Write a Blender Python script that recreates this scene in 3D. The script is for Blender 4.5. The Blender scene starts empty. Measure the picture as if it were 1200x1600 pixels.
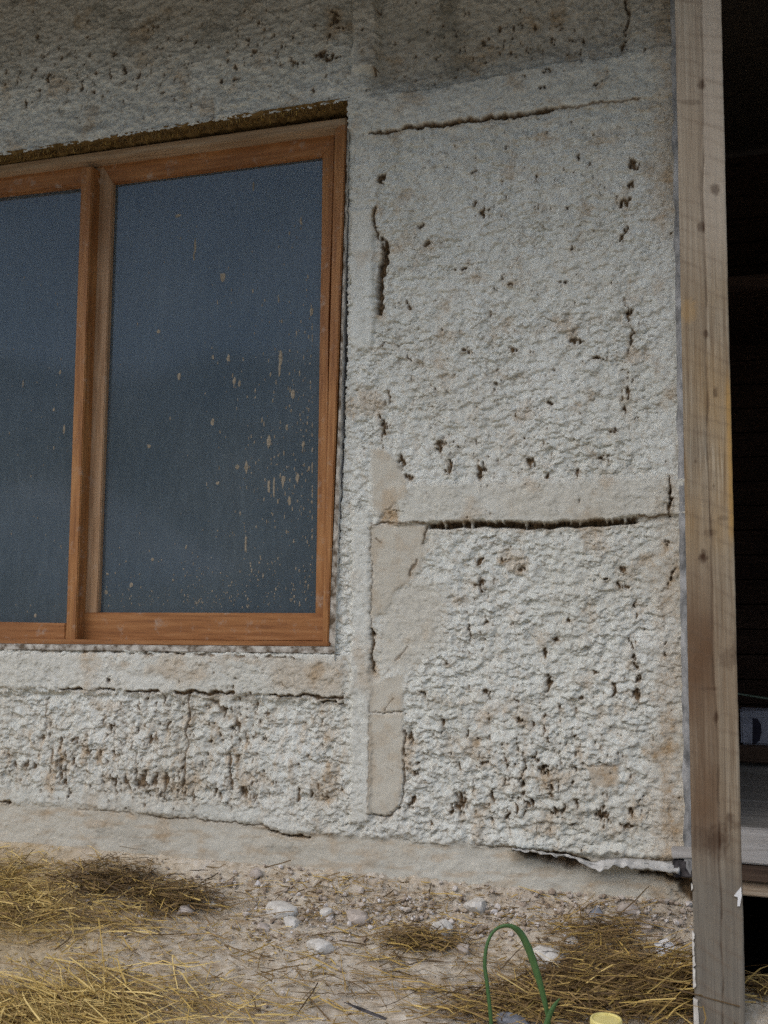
import bpy, bmesh, math, random
import numpy as np
from mathutils import Vector, Matrix

# ------------------------------------------------------------------ camera, sky, sun, exposure
S = bpy.context.scene
C = S.collection
R_ = math.radians
CAM = np.array([0.0, -2.85, 0.82])
cd = bpy.data.cameras.new('camera')
cam = bpy.data.objects.new('camera', cd)
C.objects.link(cam)
cam.location = CAM
cam.rotation_euler = (R_(95.16524), R_(-0.38687), R_(17.81922))
cd.sensor_width = 36.0
cd.lens = 36.0
cd.clip_start = 0.05
cd.clip_end = 6000
S.camera = cam

SUN_EL, SUN_AZ = R_(44), R_(-30)          # azimuth measured from -Y (the way the wall faces) towards -X
w = bpy.data.worlds.new('World')
S.world = w
w.use_nodes = True
nt = w.node_tree
sky = nt.nodes.new('ShaderNodeTexSky')
sky.sky_type = 'NISHITA'
sky.sun_disc = False
sky.sun_elevation = SUN_EL
sky.air_density = 1.0
sky.dust_density = 1.6
sky.ozone_density = 1.0
bg = nt.nodes['Background']
nt.links.new(sky.outputs[0], bg.inputs[0])
bg.inputs[1].default_value = 0.15
sd = bpy.data.lights.new('sun', 'SUN')
sun = bpy.data.objects.new('sun', sd)
C.objects.link(sun)
sd.energy = 1.0
sd.angle = R_(90)
sd.color = (1.0, 0.925, 0.82)
sdir = Vector((math.sin(SUN_AZ) * math.cos(SUN_EL), -math.cos(SUN_AZ) * math.cos(SUN_EL), math.sin(SUN_EL)))
sun.rotation_euler = sdir.to_track_quat('Z', 'Y').to_euler()
sun.location = (0, -5, 8)
sky.sun_rotation = math.atan2(sdir.x, sdir.y)
S.view_settings.view_transform = 'Standard'
S.view_settings.look = 'None'
S.view_settings.exposure = 0.72
S.view_settings.gamma = 1.0
S.cycles.max_bounces = 8
S.cycles.use_denoising = False
S.cycles.filter_width = 1.5

# ------------------------------------------------------------------ survey of the photograph: pixel <-> place on a plane
F = 1600.0
RM = np.array(Matrix.Rotation(R_(17.81922), 3, 'Z') @ Matrix.Rotation(R_(-0.38687), 3, 'Y') @ Matrix.Rotation(R_(95.16524), 3, 'X'))


def ray(px, py):
    return RM @ np.array([(px - 600) / F, -(py - 800) / F, -1.0])


def at(px, py, Y=0.0):
    d = ray(px, py)
    t = (Y - CAM[1]) / d[1]
    return CAM + t * d


def survey(X, Y, Z):
    P = np.stack([X - CAM[0], Y - CAM[1], Z - CAM[2]], -1) @ RM
    return 600 + F * P[..., 0] / -P[..., 2], 800 - F * P[..., 1] / -P[..., 2]


def ground_z(X, Y):
    Y = np.asarray(Y, float)
    return np.where(Y > -1.6, 0.19 * np.minimum(Y, 0), -0.304) + 0.05 * np.exp(np.minimum(Y, 0) / 0.09)


def on_ground(px, py):
    d = ray(px, py)
    lo, hi = 0.5, 6.0
    for _ in range(50):
        m = (lo + hi) / 2
        p = CAM + m * d
        if p[2] > float(ground_z(p[0], p[1])): lo = m
        else: hi = m
    return CAM + lo * d


# ------------------------------------------------------------------ noise
def _hash(ix, iy, s):
    h = (ix.astype(np.int64) * 374761393 + iy.astype(np.int64) * 668265263 + s * 2147483647 + s * 974711) & 0xffffffff
    h = ((h ^ (h >> 13)) * 1274126177) & 0xffffffff
    h = ((h ^ (h >> 16)) * 2246822519) & 0xffffffff
    return ((h ^ (h >> 15)) & 0xffffff) / float(0xffffff)


def perlin(x, y, s=0):
    x = np.asarray(x, float); y = np.asarray(y, float)
    ix = np.floor(x); iy = np.floor(y)
    fx = x - ix; fy = y - iy
    u = fx * fx * fx * (fx * (fx * 6 - 15) + 10); v = fy * fy * fy * (fy * (fy * 6 - 15) + 10)
    def g(dx, dy):
        a = _hash(ix + dx, iy + dy, s) * 6.2831853
        return np.cos(a) * (fx - dx) + np.sin(a) * (fy - dy)
    a = g(0, 0) * (1 - u) + g(1, 0) * u
    b = g(0, 1) * (1 - u) + g(1, 1) * u
    return (a * (1 - v) + b * v) * 1.5


def fbm(x, y, s=0, o=4):
    t = 0; a = 1.0; n = 0
    for k in range(o):
        t = t + a * perlin(x * 2 ** k, y * 2 ** k, s + 17 * k); n += a; a *= 0.5
    return t / n


def cells(x, y, s=0):
    """nearest cell: distance, offset to its centre (dx, dy), two random numbers, and gap to the second cell"""
    ix = np.floor(x); iy = np.floor(y)
    d1 = np.full(np.shape(x), 9.0); d2 = d1.copy(); ox = d1 * 0; oy = d1 * 0; r1 = d1 * 0; r2 = d1 * 0
    for dx in (-1, 0, 1):
        for dy in (-1, 0, 1):
            cx = ix + dx; cy = iy + dy
            qx = cx + _hash(cx, cy, s) - x; qy = cy + _hash(cx, cy, s + 1) - y
            d = qx * qx + qy * qy
            m = d < d1
            d2 = np.where(m, d1, np.minimum(d2, d))
            d1 = np.where(m, d, d1); ox = np.where(m, -qx, ox); oy = np.where(m, -qy, oy)
            r1 = np.where(m, _hash(cx, cy, s + 2), r1); r2 = np.where(m, _hash(cx, cy, s + 3), r2)
    return np.sqrt(d1), ox, oy, r1, r2, np.sqrt(d2) - np.sqrt(d1)


def sstep(a, b, x):
    t = np.clip((x - a) / (b - a), 0, 1)
    return t * t * (3 - 2 * t)


def lin(pts, x):
    p = np.array(pts, float)
    return np.interp(x, p[:, 0], p[:, 1])


# ------------------------------------------------------------------ materials
class NT:
    def __init__(self, name):
        self.m = bpy.data.materials.new(name); self.m.use_nodes = True
        self.t = self.m.node_tree; self.b = self.t.nodes['Principled BSDF']
        self.b.inputs['Specular IOR Level'].default_value = 0.25
        self.tc = self.t.nodes.new('ShaderNodeTexCoord')

    def n(self, kind, **kw):
        o = self.t.nodes.new('ShaderNode' + kind)
        for k, v in kw.items(): setattr(o, k, v)
        return o

    def l(self, a, b): self.t.links.new(a, b)

    def attr(self, name):
        o = self.n('Attribute'); o.attribute_name = name
        return o.outputs['Fac']

    def coord(self, scale=(1, 1, 1)):
        mp = self.n('Mapping'); mp.inputs['Scale'].default_value = scale
        self.l(self.tc.outputs['Object'], mp.inputs[0])
        return mp.outputs[0]

    def noise(self, scale, detail=4, rough=0.6, stretch=(1, 1, 1), dist=0.0):
        o = self.n('TexNoise'); o.inputs['Scale'].default_value = scale
        o.inputs['Detail'].default_value = detail; o.inputs['Roughness'].default_value = rough
        o.inputs['Distortion'].default_value = dist
        self.l(self.coord(stretch), o.inputs['Vector'])
        return o.outputs['Fac']

    def ramp(self, fac, stops):
        o = self.n('ValToRGB'); e = o.color_ramp.elements
        while len(e) < len(stops): e.new(0.5)
        for k, (p, c) in enumerate(stops):
            e[k].position = p; e[k].color = (*c, 1) if len(c) == 3 else c
        self.l(fac, o.inputs[0])
        return o.outputs[0]

    def mix(self, fac, a, b, blend='MIX'):
        o = self.n('Mix', data_type='RGBA', blend_type=blend)
        for v, i in ((fac, 0), (a, 6), (b, 7)):
            if isinstance(v, (int, float)): o.inputs[i].default_value = v
            elif isinstance(v, tuple): o.inputs[i].default_value = (*v, 1)
            else: self.l(v, o.inputs[i])
        return o.outputs[2]

    def math(self, op, a, b=None, clamp=False):
        o = self.n('Math', operation=op, use_clamp=clamp)
        for v, i in ((a, 0), (b, 1)):
            if v is None: continue
            if isinstance(v, (int, float)): o.inputs[i].default_value = v
            else: self.l(v, o.inputs[i])
        return o.outputs[0]

    def bump(self, h, strength=0.3, dist=0.002):
        o = self.n('Bump'); o.inputs['Strength'].default_value = strength; o.inputs['Distance'].default_value = dist
        self.l(h, o.inputs['Height']); self.l(o.outputs[0], self.b.inputs['Normal'])

    def done(self, col, rough=0.9, spec=None):
        if isinstance(col, tuple): self.b.inputs['Base Color'].default_value = (*col, 1)
        else: self.l(col, self.b.inputs['Base Color'])
        self.b.inputs['Roughness'].default_value = rough
        if spec is not None: self.b.inputs['Specular IOR Level'].default_value = spec
        return self.m


def simple(name, c1, c2, scale=30, rough=0.9, stretch=(1, 1, 1), bump=0.3, bd=0.002, lo=0.35, hi=0.65, spec=None):
    q = NT(name)
    f = q.noise(scale, 5, 0.65, stretch)
    col = q.ramp(f, [(lo, c1), (hi, c2)])
    q.bump(f, bump, bd)
    return q.done(col, rough, spec)


def make_plaster():
    q = NT('lime_plaster')
    big = q.noise(3.0, 4, 0.6)
    fine = q.noise(60, 6, 0.7)
    base = q.ramp(big, [(0.3, (0.60, 0.615, 0.555)), (0.7, (0.70, 0.725, 0.68))])
    base = q.mix(q.math('MULTIPLY', q.math('SUBTRACT', fine, 0.45, True), 1.6, True), base, (0.47, 0.455, 0.39))
    base = q.mix(q.attr('beige'), base, (0.52, 0.495, 0.415))
    oc = q.math('MULTIPLY', q.attr('ochre'), q.math('ADD', 0.45, fine), True)
    base = q.mix(oc, base, (0.40, 0.29, 0.17))
    gr = q.math('MULTIPLY', q.attr('dirt_shade'), q.math('ADD', 0.4, fine), True)
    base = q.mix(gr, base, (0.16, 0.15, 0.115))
    st = q.noise(120, 3, 0.6, (1, 1, 0.35))
    straw = q.ramp(st, [(0.3, (0.055, 0.040, 0.026)), (0.55, (0.15, 0.10, 0.055)), (0.75, (0.27, 0.19, 0.10))])
    base = q.mix(q.math('MULTIPLY', q.attr('straw'), 1.0, True), base, straw)
    sp_ = q.noise(420, 3, 0.8)
    base = q.mix(q.math('MULTIPLY', q.math('SUBTRACT', sp_, 0.58, True), 2.6, True), base, (0.30, 0.27, 0.21))
    q.bump(q.noise(330, 6, 0.8), 0.45, 0.003)
    return q.done(base, 0.95, 0.1)


M = {}
M['plaster'] = make_plaster()


def make_wood(name, c1, c2, c3, scale=6, rough=0.55, spec=0.3, axis=2, bump=0.15, dust=0.0):
    q = NT(name)
    st = [14, 14, 14]; st[axis] = 0.9
    a = q.noise(scale, 5, 0.6, tuple(st), 0.3)
    b = q.noise(2.2, 3, 0.5)
    c = q.ramp(a, [(0.3, c1), (0.5, c2), (0.72, c3)])
    c = q.mix(q.math('MULTIPLY', q.math('SUBTRACT', b, 0.45, True), 2.0, True), c, c1)
    if dust: c = q.mix(q.math('MULTIPLY', q.math('SUBTRACT', q.noise(22, 6, 0.75), .56, True), dust, True), c, (0.42, 0.36, 0.29))
    q.bump(a, bump, 0.002)
    return q.done(c, rough, spec)


M['frame_wood_v'] = make_wood('oiled_timber_upright', (0.20, 0.080, 0.026), (0.33, 0.148, 0.048), (0.43, 0.22, 0.083), axis=2, dust=4.0)
M['frame_wood_h'] = make_wood('oiled_timber_rail', (0.19, 0.075, 0.025), (0.31, 0.133, 0.043), (0.40, 0.195, 0.075), axis=0, dust=4.0)
M['frame_wood_v_light'] = make_wood('worn_timber_upright', (0.25, 0.14, 0.070), (0.37, 0.23, 0.125), (0.45, 0.31, 0.19), axis=2, dust=3.0)
M['frame_wood_tan'] = make_wood('faded_timber', (0.24, 0.155, 0.085), (0.36, 0.25, 0.15), (0.45, 0.34, 0.22), axis=0, rough=0.8)
M['pale_wood'] = make_wood('dusty_timber', (0.20, 0.14, 0.09), (0.36, 0.27, 0.18), (0.46, 0.38, 0.28), axis=0, rough=0.9)
M['dark_board'] = make_wood('dark_board', (0.05, 0.03, 0.022), (0.10, 0.06, 0.042), (0.15, 0.095, 0.068), axis=0, rough=0.95)
M['grey_board'] = make_wood('grey_board', (0.12, 0.11, 0.095), (0.20, 0.19, 0.17), (0.28, 0.27, 0.25), axis=0, rough=0.9)
M['white_board'] = make_wood('limewashed_board', (0.28, 0.26, 0.23), (0.40, 0.38, 0.35), (0.48, 0.46, 0.43), axis=0, rough=0.9)
M['brown_board'] = make_wood('brown_board', (0.045, 0.028, 0.018), (0.075, 0.048, 0.032), (0.11, 0.075, 0.05), axis=0, rough=0.9)
M['bead'] = simple('grey_bead', (0.13, 0.13, 0.125), (0.42, 0.42, 0.41), 34, 0.75, (1, 1, 0.5), 0.5, 0.003, 0.34, 0.64)
M['joist'] = simple('weathered_end_grain', (0.02, 0.018, 0.018), (0.10, 0.09, 0.09), 60, 0.95)
M['membrane'] = simple('torn_membrane', (0.33, 0.325, 0.30), (0.58, 0.57, 0.53), 40, 0.8)
M['caked'] = simple('plaster_caked_timber', (0.12, 0.09, 0.06), (0.54, 0.515, 0.455), 28, 0.95, (1, 1, 1), 0.6, 0.004, 0.40, 0.60)
M['chunk'] = simple('plaster_lump', (0.46, 0.43, 0.375), (0.68, 0.66, 0.60), 40, 0.95)
M['chunk_beige'] = simple('beige_lump', (0.34, 0.29, 0.24), (0.52, 0.46, 0.40), 40, 0.95)
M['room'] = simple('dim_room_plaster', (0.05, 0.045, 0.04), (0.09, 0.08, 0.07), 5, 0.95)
M['splat'] = simple('dried_lime_splash', (0.15, 0.13, 0.095), (0.38, 0.325, 0.24), 200, 0.9)
M['white'] = simple('white_paint', (0.62, 0.62, 0.61), (0.72, 0.72, 0.71), 60, 0.7)
M['packet'] = simple('white_packet', (0.26, 0.28, 0.34), (0.34, 0.36, 0.42), 20, 0.5)
M['packet_mark'] = simple('packet_mark', (0.012, 0.012, 0.025), (0.02, 0.02, 0.04), 20, 0.5)
M['cord'] = simple('green_cord', (0.08, 0.12, 0.09), (0.13, 0.17, 0.13), 40, 0.6)
M['yellow'] = simple('yellow_plastic', (0.62, 0.52, 0.16), (0.72, 0.63, 0.24), 60, 0.4, bump=0.1, spec=0.5)
M['stone'] = simple('grey_stone', (0.14, 0.15, 0.17), (0.26, 0.27, 0.29), 40, 0.9)
M['roofing'] = simple('roof_board', (0.10, 0.08, 0.06), (0.16, 0.13, 0.10), 8, 0.9, (1, 12, 1))
M['leaf'] = simple('green_leaf', (0.035, 0.085, 0.022), (0.065, 0.14, 0.04), 30, 0.5, (1, 1, 0.2), 0.2, spec=0.4)
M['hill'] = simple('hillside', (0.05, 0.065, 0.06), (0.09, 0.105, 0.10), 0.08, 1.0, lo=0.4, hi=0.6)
M['far_hill'] = simple('hazed_hillside', (0.14, 0.165, 0.175), (0.20, 0.22, 0.23), 0.05, 1.0, lo=0.4, hi=0.6)  # bluish distance haze mixed into the hillside colour
M['mountain'] = simple('hazed_mountain', (0.32, 0.35, 0.38), (0.42, 0.44, 0.46), 0.01, 1.0, lo=0.4, hi=0.6)  # more distance haze put into the colour
M['added_far_ridge'] = simple('hazed_far_ridge', (0.60, 0.63, 0.67), (0.74, 0.76, 0.78), 0.004, 1.0, lo=0.4, hi=0.6)  # palest step of the haze painted onto successive ridges
M['field'] = simple('rough_grass', (0.13, 0.12, 0.075), (0.26, 0.24, 0.17), 0.5, 1.0)
M['bush'] = simple('bush_leaves', (0.02, 0.03, 0.014), (0.045, 0.06, 0.026), 10, 0.9)


def make_straw():
    q = NT('straw')
    c = q.ramp(q.attr('tone'), [(0.0, (0.085, 0.052, 0.022)), (0.4, (0.24, 0.155, 0.062)), (0.75, (0.46, 0.315, 0.085)), (1.0, (0.64, 0.48, 0.18))])
    return q.done(c, 0.65, 0.3)


M['straw'] = make_straw()


def make_ground():
    q = NT('dusty_ground')
    a = q.noise(5, 6, 0.65); b = q.noise(40, 6, 0.7); c = q.noise(18, 4, 0.7, (0.6, 1.6, 1))
    col = q.ramp(b, [(0.28, (0.30, 0.24, 0.165)), (0.5, (0.49, 0.43, 0.335)), (0.7, (0.62, 0.58, 0.50))])
    col = q.mix(q.math('MULTIPLY', q.math('SUBTRACT', c, 0.5, True), 3.0, True), col, (0.27, 0.17, 0.075))
    col = q.mix(q.math('MULTIPLY', q.math('SUBTRACT', a, 0.50, True), 3.0, True), col, (0.50, 0.46, 0.41))
    col = q.mix(q.math('MULTIPLY', q.attr('yellow'), q.math('ADD', 0.35, b), True), col, (0.36, 0.25, 0.085))
    col = q.mix(q.attr('earth'), col, (0.045, 0.03, 0.02))
    q.bump(b, 0.6, 0.006)
    return q.done(col, 1.0, 0.1)


M['ground'] = make_ground()


def make_post_wood():
    q = NT('rough_sawn_post')
    g = q.noise(5, 6, 0.65, (34, 34, 0.9), 0.5)
    big = q.noise(3.2, 3, 0.5, (1, 1, 0.7))
    c = q.ramp(g, [(0.30, (0.115, 0.082, 0.055)), (0.5, (0.25, 0.208, 0.148)), (0.68, (0.365, 0.322, 0.245))])
    c = q.mix(q.math('MULTIPLY', q.math('SUBTRACT', big, 0.42, True), 2.4, True), c, (0.25, 0.185, 0.115))
    c = q.mix(q.attr('pale'), c, (0.40, 0.35, 0.28))
    c = q.mix(q.attr('brown'), c, (0.125, 0.075, 0.042))
    c = q.mix(q.attr('grey'), c, (0.142, 0.132, 0.112))
    c = q.mix(q.attr('gold'), c, (0.42, 0.25, 0.075))
    c = q.mix(q.attr('knot'), c, (0.055, 0.030, 0.017))
    # saw marks: thin slanting scratches
    wv = q.n('TexWave', wave_type='BANDS', bands_direction='Z')
    mp = q.n('Mapping'); mp.inputs['Rotation'].default_value = (0, R_(-24), 0)
    q.l(q.tc.outputs['Object'], mp.inputs[0]); q.l(mp.outputs[0], wv.inputs['Vector'])
    wv.inputs['Scale'].default_value = 9; wv.inputs['Distortion'].default_value = 6; wv.inputs['Detail'].default_value = 3
    wv.inputs['Detail Scale'].default_value = 0.6
    s = q.math('MULTIPLY', q.math('POWER', wv.outputs['Fac'], 5), q.math('MULTIPLY', q.math('SUBTRACT', q.noise(11, 3), .38, True), 1.3))
    c = q.mix(s, c, (0.13, 0.09, 0.06))
    q.bump(q.math('ADD', g, q.math('MULTIPLY', s, 0.6)), 0.6, 0.004)
    return q.done(c, 0.9, 0.15)


M['post'] = make_post_wood()


def make_glass():
    q = NT('dusty_sky_tinted_glass')
    t = q.t
    out = t.nodes['Material Output']
    tr = q.n('BsdfTransparent'); tr.inputs[0].default_value = (0.75, 0.8, 0.82, 1)
    gl = q.n('BsdfGlossy'); gl.inputs['Roughness'].default_value = 0.075; gl.inputs[0].default_value = (0.93, 0.97, 1, 1)
    fr = q.n('Fresnel'); fr.inputs['IOR'].default_value = 1.74
    m1 = q.n('MixShader'); q.l(fr.outputs[0], m1.inputs[0]); q.l(tr.outputs[0], m1.inputs[1]); q.l(gl.outputs[0], m1.inputs[2])
    df = q.n('BsdfDiffuse')
    d1 = q.noise(2.5, 5, 0.6); d2 = q.noise(45, 4, 0.7, (1, 1, 0.25))
    q.l(q.ramp(d1, [(0.3, (0.28, 0.38, 0.45)), (0.7, (0.34, 0.43, 0.48))]), df.inputs[0])  # dust film tinted blue to stand in for mirrored sky haze
    fac = q.math('ADD', 0.175, q.math('MULTIPLY', q.math('MULTIPLY', d1, q.math('POWER', d2, 2.0)), 0.25))
    m2 = q.n('MixShader'); q.l(fac, m2.inputs[0]); q.l(m1.outputs[0], m2.inputs[1]); q.l(df.outputs[0], m2.inputs[2])
    q.l(m2.outputs[0], out.inputs['Surface'])
    return q.m


M['glass'] = make_glass()


# ------------------------------------------------------------------ object helpers
def tag(o, label, cat, group=None, kind=None):
    if label: o['label'] = label
    if cat: o['category'] = cat
    if group: o['group'] = group
    if kind: o['kind'] = kind
    return o


def thing(name, label, cat, loc=(0, 0, 0), group=None):
    o = bpy.data.objects.new(name, None); C.objects.link(o)
    o.location = loc; o.empty_display_size = 0.1
    return tag(o, label, cat, group)


def link(name, me, mat, parent=None):
    o = bpy.data.objects.new(name, me); C.objects.link(o)
    if mat: me.materials.append(M[mat])
    if parent:
        o.parent = parent
        o.matrix_parent_inverse = Matrix.Translation(parent.location).inverted()
    return o


def mesh_np(name, V, Fq, mat, parent=None, attrs=None, smooth=True):
    me = bpy.data.meshes.new(name)
    V = np.ascontiguousarray(V, np.float32); Fq = np.ascontiguousarray(Fq, np.int32)
    k = Fq.shape[1]
    me.vertices.add(len(V)); me.vertices.foreach_set('co', V.ravel())
    me.loops.add(Fq.size); me.loops.foreach_set('vertex_index', Fq.ravel())
    me.polygons.add(len(Fq)); me.polygons.foreach_set('loop_start', np.arange(0, Fq.size, k, dtype=np.int32))
    me.polygons.foreach_set('loop_total', np.full(len(Fq), k, np.int32))
    me.polygons.foreach_set('use_smooth', np.full(len(Fq), smooth))
    me.update(calc_edges=True)
    for n, a in (attrs or {}).items():
        at_ = me.attributes.new(n, 'FLOAT', 'POINT'); at_.data.foreach_set('value', np.ascontiguousarray(a, np.float32))
    return link(name, me, mat, parent)


def bm_obj(name, bm, mat, parent=None, smooth=False):
    bmesh.ops.recalc_face_normals(bm, faces=bm.faces)
    me = bpy.data.meshes.new(name); bm.to_mesh(me); bm.free()
    for p in me.polygons: p.use_smooth = smooth
    return link(name, me, mat, parent)


def prism(bm, pts, Y0, Y1, ref=None, bevel=0.0):
    """traced outline standing at depth Y0 (front), extruded back to Y1; pts are survey pixels read on plane ref"""
    ref = Y0 if ref is None else ref
    P = [at(x, y, ref) for x, y in pts]
    n = len(P)
    a = [bm.verts.new((p[0], Y0, p[2])) for p in P]; b = [bm.verts.new((p[0], Y1, p[2])) for p in P]
    bm.faces.new(a); bm.faces.new(b[::-1])
    fs = [bm.faces.new((a[i], b[i], b[(i + 1) % n], a[(i + 1) % n])) for i in range(n)]
    if bevel:
        es = list({e for f in fs for e in f.edges if (e.verts[0] in a) and (e.verts[1] in a)} | {e for e in bm.edges if (e.verts[0] in a and e.verts[1] in b) or (e.verts[0] in b and e.verts[1] in a)})
        bmesh.ops.bevel(bm, geom=es, offset=bevel, segments=2, affect='EDGES', clamp_overlap=True)


def box(bm, x0, x1, y0, y1, z0, z1, bevel=0.0, rot=None, pivot=None):
    r = bmesh.ops.create_cube(bm, size=1.0)
    vs = r['verts']
    for v in vs:
        v.co = Vector((x0 + (v.co.x + .5) * (x1 - x0), y0 + (v.co.y + .5) * (y1 - y0), z0 + (v.co.z + .5) * (z1 - z0)))
    if bevel:
        es = list({e for v in vs for e in v.link_edges})
        bmesh.ops.bevel(bm, geom=es, offset=bevel, segments=2, affect='EDGES', clamp_overlap=True)


# ------------------------------------------------------------------ the wall: one survey grid, split into parts
def spaced(a, b, d): return np.arange(a, b, d)


def make_wall():
    t = thing('plastered_wall', 'rough white lime plastered wall with brown gaps, set around the timber window', 'wall', (-1.2, 0, 0))
    d = 0.003
    xs = np.concatenate([np.arange(-4.2, -2.46, 0.02), spaced(-2.46, -0.062, d), [-0.062]])
    zs = np.concatenate([spaced(-0.06, 2.97, d), [2.985, 3.0]])
    X, Z = np.meshgrid(xs, zs)
    nz, nx = X.shape
    PX, PY = survey(X, X * 0, Z)
    # gentle wobble so that drawn edges are hand-made
    wob = perlin(X * 22, Z * 22, 5) * 3.2 + perlin(X * 70, Z * 70, 6) * 2.0
    QX = PX + wob; QY = PY + perlin(X * 22, Z * 22, 7) * 3.2 + perlin(X * 75, Z * 75, 8) * 2.0

    def boxm(x0, x1, y0, y1, s=4): return sstep(x0 - s, x0 + s, QX) * (1 - sstep(x1 - s, x1 + s, QX)) * sstep(y0 - s, y0 + s, QY) * (1 - sstep(y1 - s, y1 + s, QY))

    L1 = lin([(0, 300), (545, 212), (580, 208), (720, 190), (860, 172), (1045, 152)], PX)     # crack under the top rail
    L0 = lin([(0, 120), (540, 80), (585, 150), (680, 138), (850, 102), (985, 82), (1050, 74)], PX)
    L2 = lin([(545, 822), (670, 817), (750, 815), (850, 817), (900, 815), (1000, 808), (1045, 805), (1100, 803)], PX)
    L2t = lin([(545, 768), (670, 756), (850, 750), (1045, 745)], PX)
    L3 = lin([(-400, 1065), (90, 1076), (180, 1078), (300, 1083), (430, 1086), (545, 1094)], PX)
    LB = lin([(-400, 1232), (0, 1256), (60, 1258), (150, 1263), (250, 1276), (330, 1283), (410, 1291), (440, 1303), (560, 1308), (640, 1318), (740, 1321), (800, 1327), (900, 1338), (1085, 1345)], PX)
    LE = lin([(-400, 1296), (0, 1333), (200, 1347), (440, 1368), (640, 1388), (900, 1402), (1090, 1416)], PX)

    def sect(poly, s=4):
        """soft mask of a polygon"""
        p = np.array(poly, float); n = len(p)
        x0, y0 = p.min(0) - 20; x1, y1 = p.max(0) + 20
        ii = np.where((PX > x0) & (PX < x1) & (PY > y0) & (PY < y1))
        m = np.zeros_like(PX)
        x = QX[ii]; y = QY[ii]
        ins = np.zeros(x.shape, bool); dist = np.full(x.shape, 1e9)
        for i in range(n):
            ax, ay = p[i]; bx, by = p[(i + 1) % n]
            c = ((ay > y) != (by > y)) & (x < (bx - ax) * (y - ay) / (by - ay + 1e-9) + ax)
            ins ^= c
            l2 = (bx - ax) ** 2 + (by - ay) ** 2
            tt = np.clip(((x - ax) * (bx - ax) + (y - ay) * (by - ay)) / l2, 0, 1)
            dist = np.minimum(dist, np.hypot(x - ax - tt * (bx - ax), y - ay - tt * (by - ay)))
        sd_ = np.where(ins, dist, -dist)
        m[ii] = sstep(-s, s, sd_)
        return m

    def groove(poly, wd, jag=0.6):
        p = np.array(poly, float)
        x0, y0 = p.min(0) - 25; x1, y1 = p.max(0) + 25
        ii = np.where((PX > x0) & (PX < x1) & (PY > y0) & (PY < y1))
        m = np.zeros_like(PX); x = QX[ii]; y = QY[ii]
        dist = np.full(x.shape, 1e9)
        for i in range(len(p) - 1):
            ax, ay = p[i]; bx, by = p[i + 1]
            l2 = (bx - ax) ** 2 + (by - ay) ** 2
            tt = np.clip(((x - ax) * (bx - ax) + (y - ay) * (by - ay)) / l2, 0, 1)
            dist = np.minimum(dist, np.hypot(x - ax - tt * (bx - ax), y - ay - tt * (by - ay)))
        ww = wd * (1 + jag * perlin(x / 14, y / 14, 33))
        m[ii] = 1 - sstep(ww * 0.4, ww * 1.1, dist)
        return m

    def blob(px, py, rx, ry, s=0):
        ii = np.where((np.abs(PX - px) < rx * 2.2 + 8) & (np.abs(PY - py) < ry * 2.2 + 8))
        m = np.zeros_like(PX)
        x = (PX[ii] + 2.2 * wob[ii] - px) / rx; y = (QY[ii] - py) / ry
        r = np.hypot(x, y) + 0.55 * perlin(PX[ii] / 6 + s * 7, PY[ii] / 8, 41)
        m[ii] = (1 - sstep(0.6, 1.05, r)) * sstep(-0.45, -0.05, perlin(PX[ii] / 3.4, PY[ii] / 9.0, 43) + 0.22 * (1 - r))
        return m

    # ---- zones
    P1 = sect([(580, 702), (612, 708), (632, 742), (640, 775), (598, 800), (582, 800)])
    P2 = sect([(581, 823), (668, 819), (664, 868), (645, 900), (616, 925), (600, 955), (581, 968)])
    P3 = sect([(580, 1066), (600, 1060), (632, 1052), (630, 1112), (579, 1112)])
    P4 = sect([(578, 1116), (632, 1115), (630, 1180), (629, 1235), (621, 1262), (604, 1274), (575, 1271)], 2)
    PBx = sect([(917, 1196), (968, 1195), (968, 1228), (925, 1230)], 4)
    patches = np.clip(P1 + P2 + P3 + P4, 0, 1)
    strip = boxm(548, 584, 328, 545, 3) * 0.85
    strip2 = boxm(549, 579, 800, 1285, 4)
    smear = sect([(590, 930), (650, 900), (700, 930), (690, 1000), (640, 1050), (590, 1050)], 22)
    rail2 = sstep(-6, 6, QY - L2t) * (1 - sstep(-2, 2, QY - L2)) * sstep(600, 640, QX)
    rail3 = sstep(1018, 1026, QY) * (1 - sstep(-3, 3, QY - L3)) * (1 - sstep(520, 560, QX))
    rail1 = sstep(-4, 4, QY - L0) * (1 - sstep(-2, 2, QY - L1)) * sstep(548, 640, QX)
    base = sstep(-9, 5, PY + 0.4 * (QY - PY) - LB)
    ustud = boxm(551, 589, -400, 112, 4)
    ustud2 = sstep(979, 990, QX) * (1 - sstep(80, 130, QY))
    rstud = sstep(1000, 1040, QX + 10 * perlin(X * 9, Z * 9, 60))
    lw = 42 + 60 * (1 - sstep(520, 590, PX))
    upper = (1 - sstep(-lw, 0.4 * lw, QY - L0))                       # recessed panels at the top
    foot = sstep(-34, -20, QY - LB) * (1 - sstep(430, 520, PX)) * (1 - base)
    lipL = sstep(-75, -5, PY - lin([(-400, 310), (0, 248), (546, 160)], PX)) * (1 - sstep(535, 575, PX)) * (1 - sstep(20, 60, PY - lin([(-400, 310), (0, 248), (546, 160)], PX)))

    A = np.ones_like(X)
    for m, v in ((boxm(549, 592, 100, 335, 6), 0.6), (rail1, 0.55), (rail2, 0.36), (rail3, 0.45), (strip, 0.25), (strip2, 0.35), (smear, 0.32), (patches, 0.16), (base, 0.22), (foot, 0.35), (ustud, 0.2), (rstud, 0.55), (PBx, 0.3), (upper, 0.8)):
        A = A * (1 - m) + v * m

    # ---- thrown plaster: flakes that stick out along their lower edge
    wx = X + 0.010 * perlin(X * 45, Z * 45, 1) + 0.005 * perlin(X * 110, Z * 110, 2)
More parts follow.
